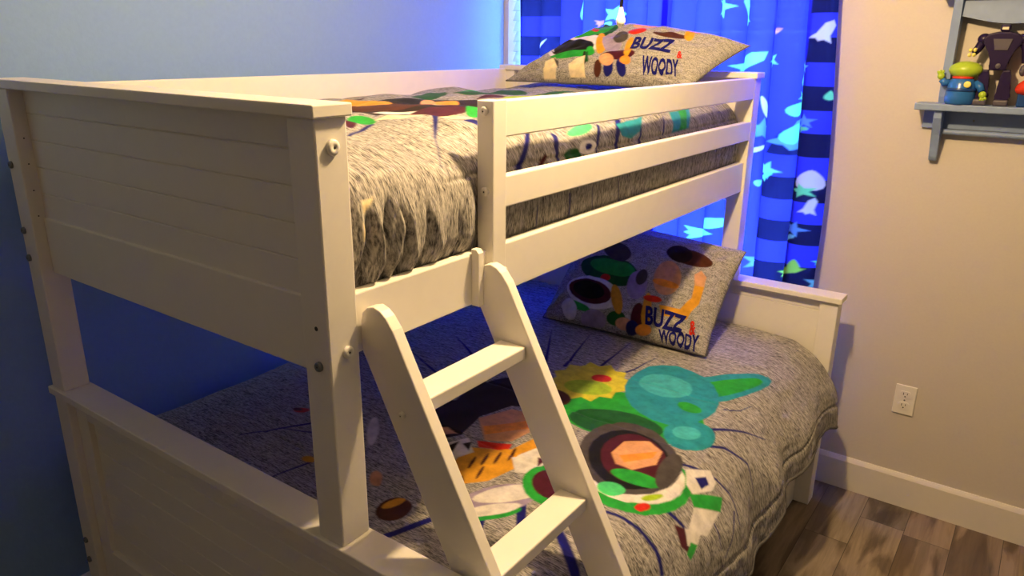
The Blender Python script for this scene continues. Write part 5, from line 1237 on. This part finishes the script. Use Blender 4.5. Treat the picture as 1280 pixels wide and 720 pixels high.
part('back_panel', bx(1.590, 2.170, YW - .014, YW - .001, SZ - .082, SZ - .0212, bev=.002), M['shelf'], sh)
part('towel_bar', tube(bmesh.new(), [(1.651, 2.104, SZ - .090), (2.110, 2.104, SZ - .090)], .0085, 14), M['shelf'], sh)
part('screw', lathe(bmesh.new(), [(.0035, 0), (.0035, -.0015), (0, -.002)], (1.735, YW - .014, SZ - .052), 'y', 12), M['steel'], sh)
part('shelf_board', bx(1.590, 2.170, YS + .01, YW - .001, SZ + .3152, SZ + .335, bev=.003), M['shelf'], sh)
ap = [(1.6512, SZ + .315), (1.6512, SZ + .262)]
for k in range(25):
    t = k / 24
    ap.append((1.6512 + .4586 * t, SZ + .262 - .017 * math.sin(PI * min(1, max(0, t * 1.0)) * 2.0 - .3) * (1 if t < .5 else -1) - .005))
ap += [(2.1098, SZ + .262), (2.1098, SZ + .315)]
part('apron', prism(bmesh.new(), ap, 'y', 2.078, 2.092), M['shelf'], sh)

# toys --------------------------------------------------------------
# round green-headed doll in blue
TX, TY = 1.688, 2.068
doll = empty('toy_doll', (TX, TY, SZ))
tag(doll, 'small toy doll with lime green head and blue body on the blue shelf', 'toy')
prof = [(0, 0), (.036, 0), (.041, .006), (.043, .022), (.0415, .040), (.042, .044), (.0395, .050), (.038, .062), (.033, .074), (.026, .080), (0, .081)]
body = part('body', lathe(bmesh.new(), prof, (TX, TY, SZ), 'z', 28), M['blue'], doll, True)
part('belt', lathe(bmesh.new(), [(.0418, .0), (.0436, .002), (.0436, .008), (.0415, .010)], (TX, TY, SZ + .040), 'z', 28), M['dblue'], body, True)
part('emblem', lathe(bmesh.new(), [(.010, 0), (.010, -.003), (.007, -.004), (0, -.004)], (TX + .018, TY - .0345, SZ + .062), 'y', 18), M['yellow'], body, True)
part('collar', lathe(bmesh.new(), [(.027, 0), (.031, .002), (.030, .007), (.026, .008)], (TX, TY, SZ + .077), 'z', 24), M['red'], doll, True)
part('head', ellipsoid(bmesh.new(), (TX + .003, TY, SZ + .104), (.047, .036, .026)), M['lime'], doll, True)
for s, pts, hp in ((-1, [(TX - .036, TY, SZ + .066), (TX - .050, TY - .004, SZ + .064), (TX - .058, TY - .006, SZ + .074)], (TX - .061, TY - .008, SZ + .084)),
                   (1, [(TX + .036, TY, SZ + .066), (TX + .050, TY - .008, SZ + .056), (TX + .057, TY - .012, SZ + .042)], (TX + .061, TY - .013, SZ + .032))):
    arm = part('arm', tube(bmesh.new(), pts, [.011, .011, .0095], 10), M['blue'], doll, True)
    bm = ellipsoid(bmesh.new(), hp, (.011, .009, .011), None, 14, 8)
    for a in (-.5, 0, .5):
        d = Vector((math.sin(a) + (.3 if s > 0 else -.2), -.1, math.cos(a) if s < 0 else -math.cos(a))).normalized()
        tube(bm, [Vector(hp) + d * .004, Vector(hp) + d * .015, Vector(hp) + d * .019], [.0042, .004, .0022], 8)
    part('hand', bm, M['lime'], arm, True)

# dark purple toy robot
RX, RY = 1.768, 2.082
rob = empty('toy_robot', (RX, RY, SZ))
tag(rob, 'dark purple broad-shouldered toy robot standing on the blue shelf', 'toy')
leg = []
for s in (-1, 1):
    bm = bmesh.new()
    cx = RX + s * .026 + (.004 if s > 0 else -.012)
    p = [(-.021, .0), (.021, .0), (.023, .018), (.019, .03), (.022, .055), (.016, .095), (.011, .112), (-.011, .112), (-.016, .095), (-.021, .055), (-.018, .03), (-.023, .018)]
    prism(bm, [(cx + a, SZ + b) for a, b in p], 'y', RY - .020, RY + .020, .005)
    lo = part('leg', bm, M['purple'], rob)
    part('foot', bx(cx - .0235, cx + .0235, RY - .032, RY + .018, SZ, SZ + .020, bev=.006), M['greyp'], lo)
p = [(-.026, .110), (.026, .110), (.030, .125), (.022, .140), (.038, .165), (.058, .190), (.062, .208), (.045, .222), (.018, .228), (-.018, .228), (-.045, .222), (-.062, .208), (-.058, .190), (-.038, .165), (-.022, .140), (-.030, .125)]
to = part('torso', prism(bmesh.new(), [(RX + a, SZ + b) for a, b in p], 'y', RY - .024, RY + .022, .006), M['purple'], rob)
part('chest_plate', prism(bmesh.new(), [(RX + a, SZ + b) for a, b in ((-.020, .172), (.020, .172), (.030, .206), (-.030, .206))], 'y', RY - .0275, RY - .0235, .001), M['greyp'], to)
part('buckle', lathe(bmesh.new(), [(.008, 0), (.008, -.003), (0, -.004)], (RX, RY - .024, SZ + .124), 'y', 16), M['greyp'], to)
hd = part('head', bx(RX - .016, RX + .016, RY - .016, RY + .014, SZ + .2282, SZ + .250, bev=.006), M['purple'], rob)
part('visor', bx(RX - .010, RX + .010, RY - .0175, RY - .0155, SZ + .234, SZ + .242, bev=.0007), M['cream'], hd)
for s in (-1, 1):
    ao = part('arm', tube(bmesh.new(), [(RX + s * .060, RY, SZ + .205), (RX + s * .074, RY - .004, SZ + .175), (RX + s * (.080 if s > 0 else .082), RY - .014, SZ + (.135 if s > 0 else .165))], [.016, .014, .012], 10), M['purple'], rob, True)
    part('shoulder_pad', ellipsoid(bmesh.new(), (RX + s * .060, RY, SZ + .205), (.022, .022, .018)), M['purple'], ao, True)
    if s > 0:
        part('hand', ellipsoid(bmesh.new(), (RX + .079, RY - .016, SZ + .112), (.012, .012, .018)), M['greyp'], ao, True)
    else:
        bm = bmesh.new()
        for dx, dz in ((-.008, .008), (.006, .009), (-.009, -.007), (.005, -.006)):
            ellipsoid(bm, (RX - .086 + dx, RY - .028, SZ + .163 + dz), (.0065, .0065, .0065), None, 12, 8)
        part('claw', bm, M['yellow'], ao, True)

rob.scale = (.84, .95, .95)
rob.location.x += .006

# red saucer toy on blue legs
GX, GY = 1.882, 2.070
red = empty('toy_saucer', (GX, GY, SZ))
tag(red, 'red rounded toy on blue legs at the right edge of the picture', 'toy')
part('saucer', ellipsoid(bmesh.new(), (GX, GY, SZ + .066), (.056, .042, .028), Matrix.Rotation(-.35, 3, 'Y')), M['red'], red, True)
for dx in (-.030, .030):
    part('leg', bx(GX + dx - .012, GX + dx + .012, GY - .014, GY + .014, SZ, SZ + .050, bev=.004), M['dblue'], red)
part('core', bx(GX - .0175, GX + .0175, GY - .012, GY + .012, SZ + .012, SZ + .046, bev=.004), M['cream'], red)

# ----------------------------------------------------------------- ceiling light and pull cord
LXY = (1.33, .72)
cl = empty('ceiling_light', (LXY[0], LXY[1], ZC))
tag(cl, 'white ceiling light above the bunk bed out of frame', 'ceiling light')
part('canopy', lathe(bmesh.new(), [(.09, 0), (.09, -.02), (.05, -.05), (.018, -.055), (.018, -.16), (.06, -.17), (.06, -.20), (0, -.205)], (LXY[0], LXY[1], ZC), 'z', 28), M['trim'], cl, True)
part('arm', tube(bmesh.new(), [(LXY[0], LXY[1], ZC - .186), (1.08, .94, ZC - .186)], .006, 8), M['trim'], cl, True)

KX, KY, KZ = 1.08, .94, 1.710
pc = empty('pull_cord', (KX, KY, KZ))
tag(pc, 'dark pull cord with a frosted white teardrop knob in front of the curtain', 'pull cord')
part('cord', tube(bmesh.new(), [(KX, KY, KZ + .018), (KX, KY, ZC - .1865)], .0042, 10), M['dark'], pc, True)
part('knob', lathe(bmesh.new(), [(0, -.022), (.005, -.0215), (.009, -.018), (.0112, -.012), (.0108, -.006), (.008, .002), (.0055, .012), (.0042, .020), (.003, .022), (0, .022)], (KX, KY, KZ), 'z', 20), M['frost'], pc, True)


# ----------------------------------------------------------------- light
def lamp(name, kind, loc, energy, col, **kw):
    d = bpy.data.lights.new(name, kind)
    d.energy = energy
    d.color = col
    for k_, v_ in kw.items():
        setattr(d, k_, v_)
    o = bpy.data.objects.new(name, d)
    COLL.objects.link(o)
    o.location = loc
    return o


lamp('lamp_bulb', 'POINT', (LXY[0] + .02, LXY[1] - .01, 2.22), LAMP_W, LAMP_C, shadow_soft_size=.045)
po = lamp('window_portal', 'AREA', ((WX0 + WX1) / 2, YW + .16, (WZ0 + WZ1) / 2), 1.0, (1, 1, 1), shape='RECTANGLE', size=WX1 - WX0 + .1, size_y=WZ1 - WZ0 + .1)
po.rotation_euler = (-PI / 2, 0, 0)
po.data.cycles.is_portal = True

w = bpy.data.worlds.new('daylight')
SC.world = w
w.use_nodes = True
bg = w.node_tree.nodes['Background']
bg.inputs[0].default_value = SKY_C
bg.inputs[1].default_value = SKY_S

# ----------------------------------------------------------------- camera
cam = bpy.data.cameras.new('camera')
co = bpy.data.objects.new('camera', cam)
COLL.objects.link(co)
yaw, pit, rol = (math.radians(v) for v in (35.6405, -18.1284, 0.6433))
fwd = Vector((-math.sin(yaw) * math.cos(pit), math.cos(yaw) * math.cos(pit), math.sin(pit)))
r0 = Vector((math.cos(yaw), math.sin(yaw), 0))
u0 = r0.cross(fwd)
r1 = r0 * math.cos(rol) + u0 * math.sin(rol)
u1 = -r0 * math.sin(rol) + u0 * math.cos(rol)
mw = Matrix((r1, u1, -fwd)).transposed().to_4x4()
mw.translation = Vector((1.9637, -.7172, 1.6481))
co.matrix_world = mw
cam.sensor_width = 36
cam.lens = 935.05 / 1280 * 36
cam.clip_start = .02
SC.camera = co
SC.view_settings.view_transform = 'Standard'
SC.view_settings.look = 'None'
SC.view_settings.gamma = 1.0
SC.view_settings.exposure = EXPO
SC.view_settings.use_curve_mapping = False
